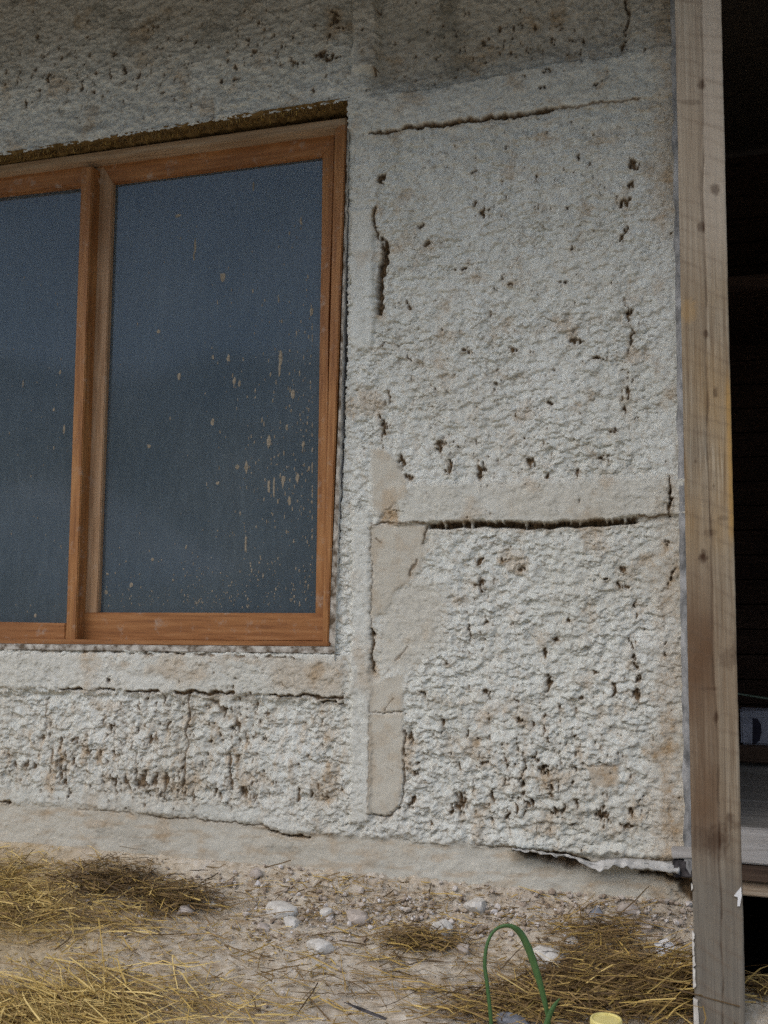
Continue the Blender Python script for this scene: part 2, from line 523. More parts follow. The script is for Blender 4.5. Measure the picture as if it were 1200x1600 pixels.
    wz = Z + 0.010 * perlin(X * 45, Z * 45, 3) + 0.005 * perlin(X * 110, Z * 110, 4)
    sl = 0.35
    cx = wx + sl * wz
    dd, ox, oy, r1, r2, gap = cells(cx / 0.030, wz / 0.021, 11)
    fl = (-oy * 0.9 + (r2 - .5) * ox * 1.4) * 0.0075 + (r1 - 0.4) * 0.0085
    dd2, ox2, oy2, r12, r22, gap2 = cells(cx / 0.015, wz / 0.0115, 21)
    fl2 = (-oy2 * 1.0 + (r22 - .5) * ox2) * 0.0035 + (r12 - .5) * 0.0045
    lump = fbm(X * 26, Z * 30, 31, 3) * 0.011
    vert = perlin(X / .016, Z / .055, 38) * sstep(800, 1000, PY) * sstep(-.2, .3, perlin(X * 6, Z * 4, 39))
    rid = np.abs(perlin(wx / .024, wz / .017, 140)); rid2 = np.abs(perlin(wx / .011 + 3, wz / .009, 141))
    crev = (1 - sstep(0.0, .10, rid)) * sstep(-.1, .35, fbm(X * 14, Z * 14, 142, 3)) + .6 * (1 - sstep(0, .14, rid2)) * sstep(0, .4, fbm(X * 20, Z * 20, 143, 3))
    calm = 0.42 + 0.95 * sstep(-0.4, 0.45, fbm(X * 6, Z * 6, 36, 3))
    rough = (0.55 * fl * sstep(0.02, 0.30, gap) + 0.6 * fl2) * calm + 1.3 * lump + 0.0045 * fbm(X * 75, Z * 85, 37, 3) * calm + 0.0030 * vert - 0.0048 * crev + 0.0020 * fbm(X * 240, Z * 240, 35, 2)
    drift = 0.010 * fbm(X * 3.2, Z * 3.2, 51, 2)
    h = 0.86 * rough * A + drift * (1 - 0.7 * base)

    # ---- relief of the frame under the plaster
    h += 0.016 * rail2 + 0.010 * rail1 + 0.007 * rail3 + 0.012 * strip + 0.009 * strip2 + 0.003 * patches + 0.007 * boxm(549, 592, 100, 335, 6)
    h += -0.032 * upper * (1 - ustud) * (1 - ustud2) + 0.012 * ustud
    h += 0.014 * lipL
    h -= 0.007 * base
    h += 0.007 * np.exp(-((QY - LB + 8) / 9.0) ** 2) * (1 - base) * (0.15 + 0.3 * perlin(X * 8, Z * 8, 71) + 0.9 * sstep(700, 850, PX))
    h -= 0.009 * sstep(2, 12, QY - L3) * (1 - sstep(30, 130, QY - L3)) * (1 - sstep(510, 560, QX))
    h += 0.004 * rstud

    # ---- open places where straw shows
    straw = np.zeros_like(X)
    def hole(m, dep=0.012):
        nonlocal h, straw
        straw = np.maximum(straw, m); h = h - dep * m * (0.7 + 0.6 * _hash(np.floor(X / 0.004), np.floor(Z / 0.009), 90))
    HL = [(688, 698, 9, 15), (706, 727, 5, 18), (752, 738, 8, 18), (826, 724, 10, 10), (857, 745, 4, 6), (905, 738, 5, 6), (940, 715, 14, 5), (989, 258, 12, 9), (986, 290, 5, 7), (977, 316, 10, 8),
          (981, 492, 5, 12), (988, 528, 4, 16), (983, 612, 5, 12), (976, 638, 5, 6), (955, 672, 4, 6), (752, 876, 5, 9), (785, 874, 4, 5), (815, 890, 8, 4), (752, 912, 9, 10), (948, 905, 4, 4), (969, 913, 4, 5), (978, 916, 5, 4), (992, 944, 4, 4),
          (972, 890, 5, 5), (887, 972, 4, 3), (759, 972, 3, 5), (851, 1022, 4, 9), (855, 1066, 7, 16), (757, 1082, 4, 8), (992, 1010, 4, 7), (994, 1028, 5, 5), (993, 1043, 5, 6), (995, 1062, 5, 7), (993, 1086, 7, 9), (962, 1077, 6, 12), (809, 1094, 3, 4), (812, 1124, 4, 5),
          (852, 1120, 4, 6), (804, 1158, 3, 5), (859, 1155, 3, 5), (655, 1192, 4, 5), (650, 1206, 4, 6), (639, 1152, 5, 8), (757, 1190, 9, 4), (789, 1192, 4, 12), (835, 1185, 9, 4), (850, 1203, 8, 10), (719, 1256, 14, 19), (704, 1265, 4, 10), (771, 1241, 5, 12), (646, 1254, 3, 9),
          (795, 1275, 4, 10), (810, 1262, 4, 9), (827, 1256, 8, 8), (856, 1234, 6, 10), (868, 1270, 11, 8), (880, 1262, 4, 8), (892, 1288, 4, 4), (903, 1255, 4, 7), (938, 1271, 8, 11), (947, 1278, 4, 9), (985, 1271, 5, 8), (979, 1292, 11, 5), (1004, 1250, 4, 5), (767, 1281, 4, 5), (660, 1085, 6, 6),
          (512, 88, 14, 7), (500, 80, 8, 8), (981, 20, 3, 42), (975, 70, 6, 10), (520, 20, 5, 14), (855, 112, 8, 4), (847, 139, 6, 4), (930, 133, 6, 4), (587, 110, 6, 5), (905, 243, 4, 9), (595, 277, 7, 9), (600, 385, 7, 18), (740, 268, 6, 4), (742, 318, 5, 7), (757, 332, 6, 8), (668, 378, 5, 7), (655, 355, 4, 5),
          (605, 620, 3, 14), (597, 665, 3, 30), (629, 720, 5, 14), (640, 745, 6, 6), (583, 995, 3, 8), (900, 533, 10, 5), (732, 548, 8, 4), (800, 545, 5, 4), (1048, 775, 2.5, 26), (1050, 900, 3, 20), (1040, 850, 4, 8), (1044, 1005, 4, 4), (1043, 1022, 3, 4), (725, 420, 9, 3), (800, 445, 7, 3), (895, 390, 4, 8), (975, 365, 3, 14),
          (640, 480, 8, 3), (880, 440, 9, 3), (700, 610, 4, 3), (935, 560, 9, 3), (860, 630, 7, 3), (640, 560, 3, 8), (735, 985, 2, 16), (820, 1215, 2, 14), (905, 1090, 9, 3), (930, 1050, 6, 3), (870, 1000, 6, 3), (700, 1040, 4, 4), (690, 1130, 4, 5), (735, 1145, 3, 6), (900, 1150, 4, 4)]
    for k, (bx, by, brx, bry) in enumerate(HL): hole(blob(bx, by, brx * .85, bry * 1.05, s=k), 0.011)
    # scattered straw showing: only in creases, denser in some panels
    dens = np.zeros_like(X)
    for (cx_, cy_, sx, sy, a) in ((95, 1195, 38, 45, .9), (225, 1225, 80, 36, .95), (240, 1100, 80, 20, .6), (365, 1130, 55, 60, .8), (380, 1235, 70, 28, .85), (490, 1240, 38, 16, .8), (40, 1190, 60, 30, .55), (500, 1165, 30, 40, .35), (190, 1160, 200, 60, .52),
                                  (980, 560, 22, 150, .35), (990, 1040, 14, 90, .45), (850, 1200, 160, 90, .48), (760, 960, 30, 150, .28), (800, 560, 230, 200, .18), (110, 110, 260, 70, .50), (400, 80, 150, 80, .50), (790, 60, 190, 60, .45), (850, 300, 180, 80, .22), (230, 45, 240, 40, .3), (640, 640, 30, 120, .25), (740, 700, 80, 40, .3)):
        dens = np.maximum(dens, a * np.exp(-((PX - cx_) / sx) ** 2 - ((PY - cy_) / sy) ** 2))
    n1 = fbm(PX / 11, PY / 22, 81, 3)
    crease = 1 - sstep(0.0, 0.16, gap)
    sc = n1 * 1.35 + 0.10 * crease - (0.74 - 0.66 * dens)
    n2 = fbm(PX / 5.5, PY / 15, 84, 2)
    sc = sstep(0.0, 0.16, sc) * sstep(-0.5, 0.1, n2)
    sc = np.maximum(sc, 0.9 * sstep(0.0, 0.2, n2 * 1.3 - (0.84 - 0.66 * dens)))
    sc = sc * (dens > 0.03) * (1 - patches) * (1 - base)
    hole(sc * 0.95, 0.009)
    # cracks and undercuts
    hole(groove([(582, 210), (620, 203), (660, 197)], 2.0), 0.010)
    hole(groove([(655, 198), (735, 188), (800, 182), (862, 172)], 3.4), 0.016)
    hole(groove([(862, 172), (930, 163), (1000, 155)], 1.8) * 0.8, 0.008)
    drip = np.maximum(perlin(PX / 7.0, PX * 0 + 3, 91), -0.1) ** 2 * np.sign(perlin(PX / 7.0, PX * 0 + 3, 91)) * 36 + perlin(PX / 23.0, PX * 0 + 9, 92) * 4
    under = sstep(-2, 1, PY - L2 - 0.9 * np.maximum(drip, -1)) * (1 - sstep(3, 6, PY - L2 - 5 - 3.5 * perlin(PX / 31.0, PX * 0 + 2, 93))) * sstep(666, 674, PX) * (1 - sstep(990, 1000, PX))
    hole(under, 0.020)
    hole(groove([(998, 807), (1046, 804)], 1.8, 0.3), 0.008)
    hole(groove([(580, 818), (620, 817), (640, 816), (664, 817)], 1.3, 0.9) * 0.75, 0.006)
    hole(groove([(1047, 748), (1049, 808)], 2.2, 0.3), 0.010)
    for seg, wd in ((((92, 1077), (130, 1077)), 2.2), (((150, 1077), (178, 1078)), 1.3), (((200, 1079), (250, 1081)), 1.8), (((276, 1081), (362, 1084)), 3.0), (((420, 1086), (470, 1088)), 1.6), (((470, 1087), (536, 1091)), 2.6), (((500, 1096), (536, 1098)), 1.6)):
        hole(groove(seg, wd), 0.012)
    hole(groove([(297, 1084), (291, 1140), (287, 1240)], 2.2) * 0.8, 0.007)
    hole(groove([(357, 1180), (360, 1235)], 2.2) * 0.9, 0.007)
    hole(groove([(330, 1090), (345, 1110)], 3.0) * 0.8, 0.007)
    hole(groove([(71, 1090), (68, 1150)], 1.2) * 0.6, 0.005)
    hole(groove([(20, 1014), (180, 1018), (300, 1022), (400, 1026), (470, 1028)], 2.2, .9) * 0.8 * sstep(-.3, .2, perlin(PX / 16, PX * 0, 44)), 0.008)
    hole(groove([(120, 1266), (170, 1269), (205, 1273)], 1.2) * 0.6, 0.005)
    hole(groove([(232, 1275), (300, 1281), (420, 1292)], 1.5) * 0.7, 0.007)
    hole(groove([(420, 1297), (440, 1303), (482, 1309)], 2.6), 0.012)
    hole(groove([(0, 1254), (14, 1255)], 1.8), 0.008)
    hole(groove([(585, 325), (586, 352), (590, 375)], 1.8), 0.010)
    hole(groove([(604, 385), (597, 420), (595, 450), (593, 485)], 6.5), 0.022)
    hole(groove([(581, 980), (581, 1030), (583, 1050)], 1.9), 0.012)
    hole(groove([(580, 1113), (600, 1113), (629, 1114)], 1.1, 0.9) * 0.7, 0.005)
    hole(groove([(578, 1196), (600, 1199), (613, 1206)], 0.8, 0.9) * 0.4, 0.003)
    hole(groove([(632, 1140), (632, 1185), (633, 1235), (626, 1262), (606, 1278), (575, 1272)], 1.8, 0.9) * 0.75, 0.010)
    hole(groove([(580, 820), (581, 900), (580, 975)], 0.9, 0.6) * 0.55, 0.005)
    hole(groove([(579, 1100), (577, 1180), (576, 1262)], 0.8, 0.6) * 0.45, 0.005)
    hole(groove([(666, 822), (663, 850)], 1.6) * 0.8, 0.008)
    hole(groove([(650, 875), (640, 900)], 3.0) * 0.7, 0.006)
    hole(groove([(588, 840), (596, 848)], 2.6) * 0.7, 0.003)
    hole(groove([(617, 1030), (636, 1014)], 1.8) * 0.6, 0.006)
    hole(groove([(603, 1108), (614, 1092)], 1.2) * 0.6, 0.004)
    hole(groove([(918, 1196), (968, 1195)], 1.4) * 0.5, 0.005)
    hole(groove([(740, 1318), (800, 1326)], 1.4) * 0.6, 0.006)
    cav = sect([(803, 1330), (850, 1331), (890, 1336), (920, 1348), (940, 1362), (900, 1357), (850, 1346), (815, 1338)], 3)
    hole(cav, 0.036)
    hole(groove([(1000, 1362), (1040, 1368), (1062, 1378)], 3.5), 0.02)
    hole(sect([(1058, 1372), (1085, 1372), (1085, 1412), (1066, 1398)], 3), 0.02)
    hole(groove([(640, 1388), (760, 1396), (900, 1404), (1000, 1408)], 2.2) * 0.8 * sstep(-0.1, 0.25, perlin(PX / 40, PX * 0, 99)), 0.012)

    # ---- colour of the coat, with shade painted into the top panels
    beige = np.clip(patches * 0.95 + smear * 0.75 + rail2 * 0.45 + rail3 * 0.40 + base * 0.7 + strip2 * 0.15 + 0.30 * sstep(0, 0.5, fbm(X * 2.2, Z * 2.2, 61, 3)) + 0.22 * (1 - sstep(100, 600, PX)) * sstep(1050, 1150, PY), 0, 1)
    # yellowing beside the post and over the top
    ochre = 0.55 * rstud * sstep(700, 900, PY) * (0.6 + fbm(X * 9, Z * 5, 62, 3)) + 0.40 * rstud * (1 - sstep(300, 420, PY)) + 0.5 * groove([(1040, 1120), (1045, 1300)], 12) * 0.5
    ochre = ochre + 0.55 * sect([(598, 768), (618, 764), (626, 815), (596, 816)], 6) + 0.55 * PBx + 0.5 * blob(590, 330, 10, 10)
    ochre = ochre + 0.55 * sect([(60, 1015), (180, 1020), (400, 1026), (440, 1060), (300, 1040), (130, 1050)], 20) * sstep(-0.1, 0.5, fbm(PX / 30, PY / 20, 64, 3))
    ochre = ochre + 0.40 * sect([(420, 1035), (540, 1030), (535, 1085), (430, 1080)], 12) + 0.28 * upper + 0.5 * crease * 0.6 * (1 - patches) * (A > 0.5)
    ochre = ochre + 0.45 * sstep(0.10, 0.5, fbm(PX / 60, PY / 60, 66, 4)) * (1 - patches)
    ochre = ochre + .5 * np.exp(-((PY - 1180) / 75) ** 2) * (PX < 545) * sstep(-.05, .45, fbm(PX / 14, PY / 40, 168, 4)) + .4 * np.exp(-((PY - 1200) / 90) ** 2 - ((PX - 850) / 170) ** 2) * sstep(0, .45, fbm(PX / 14, PY / 40, 169, 4))
    ochre = ochre + .45 * base * sstep(-.05, .4, fbm(PX / 55, PY / 16, 166, 4)) + .30 * patches * sstep(-.1, .4, fbm(PX / 22, PY / 30, 167, 4))
    # rusty run-off around each open place
    st2 = straw.copy()
    for _ in range(4):
        st2[:-1] = np.maximum(st2[:-1], st2[1:] * 0.86); st2[:, 1:] = np.maximum(st2[:, 1:], st2[:, :-1] * 0.7); st2[:, :-1] = np.maximum(st2[:, :-1], st2[:, 1:] * 0.7)
    ochre = np.clip(ochre + 0.32 * st2, 0, 1)
    dirt_shade = 0.75 * groove([(541, 250), (541, 400)], 2) + 0.5 * upper * sstep(0.0, 0.5, fbm(X * 6, Z * 5, 67, 4)) + 0.5 * sect([(800, 1332), (900, 1360), (800, 1352)], 8)
    dirt_shade = dirt_shade + 0.30 * base * sstep(0.05, 0.5, fbm(X * 5, Z * 14, 68, 4)) + 0.35 * upper  # board dirt; recessed top panels darkened evenly in place of shade
    dirt_shade = dirt_shade + 0.5 * np.maximum(crease, crev) * sstep(-0.05, 0.40, fbm(PX / 9, PY / 9, 69, 3) + .25 * fbm(PX / 80, PY / 80, 70, 2)) * (1 - patches) * (A > .3)  # grey-brown tone along creases and crevices, broken up by noise
    dirt_shade = np.clip(dirt_shade, 0, 1)

    # ---- build, sagging a little under each lump so that undersides turn away from the sky
    Y = -h
    ZZ = Z - np.clip(0.40 * (rough * A), -0.005, 0.006)
    V = np.stack([X, Y, ZZ], -1).reshape(-1, 3)
    # window opening
    hx = lin([(160, 546.5), (560, 544), (1021, 524)], PY); hyt = lin([(-400, 311), (0, 247), (546, 161)], PX); hyb = lin([(-400, 1000), (0, 1010), (526, 1022)], PX)
    jag = -1.5 + perlin(PX / 5, PX * 0 + 1, 95) * 1.6 + perlin(PX / 13, PX * 0 + 5, 96) * 2.5
    inside = (PX < hx + perlin(PY / 9, PY * 0, 97) * 1.8) & (PY > hyt + jag) & (PY < hyb + perlin(PX / 12, PX * 0, 98) * 1.5) & (X > -3.0)
    # part of each cell: 0 coat, 1 rails, 2 studs, 3 patches, 4 board
    part = np.zeros(X.shape, int)
    part[(rail2 > 0.5)] = 1; part[(rail1 > 0.5)] = 2; part[rail3 > 0.5] = 3
    part[ustud > 0.5] = 4; part[strip > 0.4] = 5; part[strip2 > 0.5] = 6
    part[P1 > 0.5] = 7; part[P2 > 0.5] = 8; part[P3 > 0.5] = 9; part[P4 > 0.5] = 10
    part[base > 0.5] = 11
    idx = np.arange(nx * nz).reshape(nz, nx)
    Q = np.stack([idx[:-1, :-1], idx[:-1, 1:], idx[1:, 1:], idx[1:, :-1]], -1).reshape(-1, 4)
    ins4 = inside.ravel()[Q].sum(1)
    keep = ins4 < 4
    pq = part[:-1, :-1].ravel()
    names = {0: ('plaster_coat', 'rough thrown lime plaster with brown gaps of bare straw'), 1: ('rail', 'smoother plaster band across the right panel with a dark ragged underside'), 2: ('rail', 'plastered band level with the window head'), 3: ('rail', 'cream plaster band under the window'),
             4: ('stud', 'smooth narrow upright above the window corner'), 5: ('stud', 'smooth upright beside a dark gap right of the window'), 6: ('stud', 'smooth pale upright left of the trowelled patches'),
             7: ('trowelled_patch', 'small smooth patch above the band'), 8: ('trowelled_patch', 'largest smooth beige patch with a ragged right edge'), 9: ('trowelled_patch', 'small beige patch above a thin crack'), 10: ('trowelled_patch', 'tall beige patch with a rounded foot'), 11: ('base_board', 'smooth greyish plastered board along the foot of the wall')}
    at_all = dict(straw=straw.ravel(), beige=beige.ravel(), ochre=ochre.ravel(), dirt_shade=dirt_shade.ravel())
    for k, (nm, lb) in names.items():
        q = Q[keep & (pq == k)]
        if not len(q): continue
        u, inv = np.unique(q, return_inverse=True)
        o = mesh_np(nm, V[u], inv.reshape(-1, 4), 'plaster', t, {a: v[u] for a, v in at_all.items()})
        o['label'] = lb
    return t


wall = make_wall()


def grid_strip(bm, P0, P1, P2, P3, n, m, f=None):
    """a gridded quad P0-P1-P2-P3 (P0->P1 along n, P0->P3 along m) with displacement f(u, v) -> Vector"""
    vs = []
    for i in range(n + 1):
        row = []
        for j in range(m + 1):
            u, v = i / n, j / m
            p = (Vector(P0) * (1 - u) + Vector(P1) * u) * (1 - v) + (Vector(P3) * (1 - u) + Vector(P2) * u) * v
            if f: p = p + f(u, v)
            row.append(bm.verts.new(p))
        vs.append(row)
    for i in range(n):
        for j in range(m): bm.faces.new((vs[i][j], vs[i + 1][j], vs[i + 1][j + 1], vs[i][j + 1]))


def straw_mesh(pos, direc, length, width, bend, seed, segs=4):
    """many thin stalks: flat ribbons bent into arcs; returns verts, quads, tone"""
    rg = np.random.default_rng(seed)
    n = len(pos)
    direc = direc / np.linalg.norm(direc, axis=1)[:, None]
    side = np.cross(direc, rg.normal(size=(n, 3)) * 0.6 + np.array([0, -0.3, 1.0])); side /= np.linalg.norm(side, axis=1)[:, None]
    up = np.cross(side, direc)
    V = []
    for k in range(segs + 1):
        s = k / segs
        c = pos + direc * (length * s)[:, None] + (up * (bend * np.sin(math.pi * s))[:, None]) + np.cross(direc, up) * (bend * 0.7 * s * s * rg.choice([-1, 1]))[:, None]
        wv = (width * (1.0 if k < segs else 0.4))[:, None] * 0.5
        V += [c - side * wv, c + side * wv]
    V = np.stack(V, 1).reshape(-1, 3)
    q = []
    st = np.arange(n) * (2 * (segs + 1))
    for k in range(segs): q.append(np.stack([st + 2 * k, st + 2 * k + 1, st + 2 * k + 3, st + 2 * k + 2], -1))
    return V, np.concatenate(q)


# soffit of raw straw over the window head, and the returns of the opening
YF, YS, YG = 0.045, 0.095, 0.115         # faces of frame, sash and glass
a0, a1 = at(-420, 314), at(547, 161)
bm = bmesh.new()
grid_strip(bm, (a0[0], -0.018, a0[2]), (a1[0] + .004, -0.018, a1[2]), (a1[0] + .004, 0.12, a1[2] + .004), (a0[0], 0.12, a0[2] + .004), 300, 14,
           lambda u, v: Vector((0, 0, 0.006 * float(perlin(u * 90, v * 6, 3)) + (0.010 if v < 0.05 else 0))))
soff = bm_obj('straw_fringe', bm, None, wall, True)
q = NT('raw_straw_underside')
f_ = q.noise(45, 5, 0.7, (1, 0.3, 1))
q.bump(f_, 0.8, 0.01)
soff.data.materials.append(q.done(q.ramp(f_, [(0.3, (0.06, 0.037, 0.014)), (0.5, (0.16, 0.10, 0.036)), (0.75, (0.27, 0.18, 0.075))]), 1.0, 0.05))
soff['label'] = 'brown ragged straw underside over the window head'
rg = np.random.default_rng(5)
n = 2600
u = rg.random(n)
pos = np.stack([a0[0] + (a1[0] - a0[0]) * u, rg.uniform(-0.012, 0.03, n), a0[2] + (a1[2] - a0[2]) * u + 0.004], -1)
dr = np.stack([rg.normal(0, .25, n), rg.normal(-0.25, .3, n), np.full(n, -1.0)], -1)
v_, q_ = straw_mesh(pos, dr, rg.uniform(0.006, 0.021, n), rg.uniform(0.0015, 0.004, n), rg.normal(0, .002, n), 3, 2)
stub = mesh_np('straw_stubs', v_, q_, 'straw', soff, {'tone': np.repeat(np.clip(rg.normal(.36, .2, n), 0, .9), 6)})
stub['kind'] = 'stuff'
# core of the wall behind the coat and the returns of the opening
bm = bmesh.new()
b0, b1 = at(526, 1022), at(-420, 1000)
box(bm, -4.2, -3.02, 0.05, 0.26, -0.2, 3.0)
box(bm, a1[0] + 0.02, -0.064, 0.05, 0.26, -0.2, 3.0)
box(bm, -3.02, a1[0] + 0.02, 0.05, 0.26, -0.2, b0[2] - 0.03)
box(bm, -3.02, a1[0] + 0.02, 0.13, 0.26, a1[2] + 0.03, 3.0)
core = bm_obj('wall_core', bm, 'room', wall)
bm = bmesh.new()
r0, r1 = at(546.5, 160), at(525, 1022)
grid_strip(bm, (r1[0], -0.012, r1[2] - .02), (r0[0] + .002, -0.012, r0[2]), (r0[0] + .002, YF + .05, r0[2]), (r1[0] + .0, YF + .05, r1[2] - .02), 260, 12,
           lambda u, v: Vector((0.004 * float(fbm(u * 60, v * 4, 8, 3)), 0, 0)))
grid_strip(bm, (b1[0], -0.005, b1[2]), (b0[0] + .01, -0.005, b0[2]), (b0[0] + .01, YF + .02, b0[2] + .004), (b1[0], YF + .02, b1[2] + .004), 260, 8,
           lambda u, v: Vector((0, 0, 0.004 * float(fbm(u * 70, v * 4, 9, 3)))))
ret = bm_obj('reveal', bm, 'chunk', wall, True)

# grey strip closing the wall edge, joist end, torn membrane
def noisy_bar(name, pts, Y0, Y1, mat, parent, amp, seed):
    """upright bar with slightly uneven long edges"""
    bm = bmesh.new()
    n = 160
    rows = []
    for i in range(n + 1):
        s = i / n
        e = [amp * float(fbm(s * 40, k * 5.0, seed, 3)) for k in range(3)]
        l = Vector(pts[0]) * (1 - s) + Vector(pts[1]) * s; r = Vector(pts[2]) * (1 - s) + Vector(pts[3]) * s
        rows.append([bm.verts.new((l.x + e[0], Y1, l.z)), bm.verts.new((l.x + e[0], Y0 + e[2], l.z)), bm.verts.new(((l.x + r.x) / 2, Y0 - .002 + e[2], l.z)), bm.verts.new((r.x + e[1] * .3, Y0 + .001, r.z)), bm.verts.new((r.x, Y1, r.z))])
    for i in range(n):
        for j in range(4): bm.faces.new((rows[i][j], rows[i][j + 1], rows[i + 1][j + 1], rows[i + 1][j]))
    return bm_obj(name, bm, mat, parent, True)


noisy_bar('edge_strip', [(-0.088, 0, 0.13), (-0.080, 0, 3.0), (-0.060, 0, 0.13), (-0.052, 0, 3.0)], -0.020, 0.25, 'bead', wall, 0.010, 4)
bm = bmesh.new()
prism(bm, [(1050, 1344), (1096, 1344), (1096, 1372), (1052, 1371)], -0.022, 0.2, bevel=0.003)
bm_obj('joist_end', bm, 'joist', wall)
bm = bmesh.new()
prism(bm, [(1048, 1324), (1096, 1324), (1096, 1342), (1050, 1342)], -0.027, 0.2, bevel=0.003)
o = bm_obj('packing_strip', bm, 'white_board', wall)
up_ = [(800, 1325), (850, 1331), (890, 1336), (925, 1346), (960, 1340), (1000, 1342), (1035, 1345), (1060, 1346)]
lo_ = [(805, 1327), (850, 1334), (895, 1340), (935, 1364), (958, 1352), (990, 1357), (1030, 1362), (1062, 1366)]
bm = bmesh.new()
nn = 80
rows = []
for i in range(nn + 1):
    x = 800 + 262 * i / nn
    yu = float(lin(up_, x)); yl = float(lin(lo_, x)) + 3 * float(perlin(x / 9, 3.3, 12))
    row = []
    for j in range(7):
        v = j / 6
        Y = -0.006 - 0.034 * v ** 0.7 * (0.7 + 0.9 * abs(float(perlin(x / 22, v * 2, 14))))
        p = at(x, yu + (yl - yu) * v, Y)
        row.append(bm.verts.new((p[0], Y, p[2] + 0.004 * float(perlin(x / 12, v * 3, 15)))))
    rows.append(row)
for i in range(nn):
    for j in range(6): bm.faces.new((rows[i][j], rows[i + 1][j], rows[i + 1][j + 1], rows[i][j + 1]))
o = bm_obj('torn_membrane', bm, 'membrane', wall, True)
sm = o.modifiers.new('thickness', 'SOLIDIFY'); sm.thickness = 0.002
o['label'] = 'torn pale grey membrane hanging from the foot of the wall'

# ------------------------------------------------------------------ window
win = thing('timber_window', 'orange-brown timber window with two dusty panes set in the plastered wall', 'window', tuple(at(250, 1008, YF)))


def part(name, polys, Y0, Y1, mat, bevel=0.003, parent=None, label=None):
    bm = bmesh.new()
    for p in polys: prism(bm, p, Y0, Y1, bevel=bevel)
    o = bm_obj(name, bm, mat, parent or win)
    if label: o['label'] = label
    return o


L = -420


def tl(x): return 258 + (183 - 258) * x / 541.0           # top edge of frame head
part('frame_head', [[(L, tl(L)), (541, 183), (541, 196), (L, tl(L) + 11)]], YF, 0.18, 'frame_wood_tan', label='paler tan head of the frame')
part('glazing_bead', [[(L, tl(L) + 14), (136, tl(136) + 14), (136, 287), (L, 287 + 65)]], YS - .012, 0.18, 'frame_wood_h', label='dark reddish bead over the left fixed pane')
part('frame_jamb', [[(541.5, 183), (512.5, 1006), (503, 1006), (523, 203)]], YF + .0015, 0.18, 'frame_wood_v')
part('mullion', [[(127, 262), (144, 259), (118, 1004), (102, 1003)]], YF + .001, 0.18, 'frame_wood_v')
part('frame_sill', [[(L, 992), (100, 999), (513, 1003), (513, 1011), (L, 1003)]], YF - .012, 0.18, 'frame_wood_h')
part('bottom_rail', [[(L, 964), (102, 974), (102, 1000), (L, 992)]], YF + .03, 0.16, 'frame_wood_h', label='bottom rail of the left fixed pane')
part('sill_board', [[(L, 1002.5), (514, 1011), (524, 1018), (518, 1022), (L, 1010)]], YF - .05, 0.18, 'caked', 0.003, label='thin sill caked in pale plaster')
part('edge_trim', [[(543.5, 186), (545.5, 400), (541, 900), (524, 1010), (513, 1010), (529, 650), (542.5, 205)]], YF + .008, 0.15, 'caked', 0.002, label='dirty pale trim between the frame and the plaster')
sash = part('sash', [[(150, 262), (163, 260), (176, 283), (152, 957), (128, 1000), (120, 1000)]], YS - .0, 0.15, 'frame_wood_v_light', label='opening sash around the right pane')
bm = bmesh.new(); prism(bm, [(150, 258), (523, 207), (523, 226), (503.5, 243), (176, 286), (160, 282)], YS + .001, 0.15, bevel=.003); bm_obj('sash_rail', bm, 'frame_wood_h', sash)
bm = bmesh.new(); prism(bm, [(523.5, 209), (513, 500), (510, 1000), (492.5, 958), (501, 450), (503.5, 243)], YS + .0015, 0.15, bevel=.003); bm_obj('sash_stile', bm, 'frame_wood_v', sash)
bm = bmesh.new(); prism(bm, [(122, 957), (494, 958), (510, 962), (510, 1002), (120, 1000)], YS - .004, 0.15, bevel=.003); bm_obj('sash_rail', bm, 'frame_wood_h', sash)


def pane(pts):
    bm = bmesh.new()
    P = [at(x, y, YG) for x, y in pts]
    vs = [bm.verts.new(p) for p in P]
    bm.faces.new(vs)
    return bm_obj('glass_pane', bm, 'glass', win)


pane_l = pane([(L, tl(L) + 20), (140, tl(140) + 10), (110, 985), (L, 980)])
pane_r = pane([(160, 262), (515, 215), (506, 975), (140, 975)])


def splats(parent, items, seed):
    """dried drops of lime on a pane: small low domes, most of them drawn out downwards"""
    rg = np.random.default_rng(seed)
    V = []; Q = []
    k = 8
    for (px, py, w_, h_) in items:
        p = at(px, py, YG)
        m = YG * 0 + 0.00178
        b = len(V)
        V.append((p[0], YG - .0022, p[2]))
        for i in range(k):
            a = i * 2 * math.pi / k
            r = rg.uniform(.65, 1.2)
            V.append((p[0] + w_ * m * math.cos(a) * r, YG - .0004, p[2] + h_ * m * math.sin(a) * r))
        for i in range(k): Q.append((b, b + 1 + i, b + 1 + (i + 1) % k))
    o = mesh_np('lime_splashes', np.array(V), np.array(Q), 'splat', parent)
    o['kind'] = 'stuff'
    return o


rg = np.random.default_rng(11)
items = [(348, 433, 6, 9), (305, 385, 2.6, 16), (303, 400, 2, 10), (278, 337, 7, 3.5), (396, 292, 2, 10), (470, 345, 2, 8), (487, 488, 4, 8), (438, 560, 4, 14), (437, 575, 2, 20), (420, 688, 4, 11), (385, 730, 4, 12), (452, 783, 4, 10), (280, 588, 4, 7), (371, 730, 4, 6), (366, 595, 4, 7),
         (374, 600, 3, 7), (458, 615, 4, 9), (465, 748, 3, 10), (442, 752, 3, 12), (420, 760, 3, 14), (428, 762, 2, 20), (332, 660, 4, 7), (357, 560, 4, 7), (333, 558, 3, 4), (340, 755, 4, 4), (248, 518, 4, 4), (233, 697, 4, 4), (384, 850, 2.5, 16), (448, 668, 3, 7), (474, 695, 3, 6), (483, 732, 3, 5), (205, 914, 4, 5), (239, 874, 4, 4), (168, 897, 3, 3), (291, 855, 2, 5), (166, 925, 4, 4)]
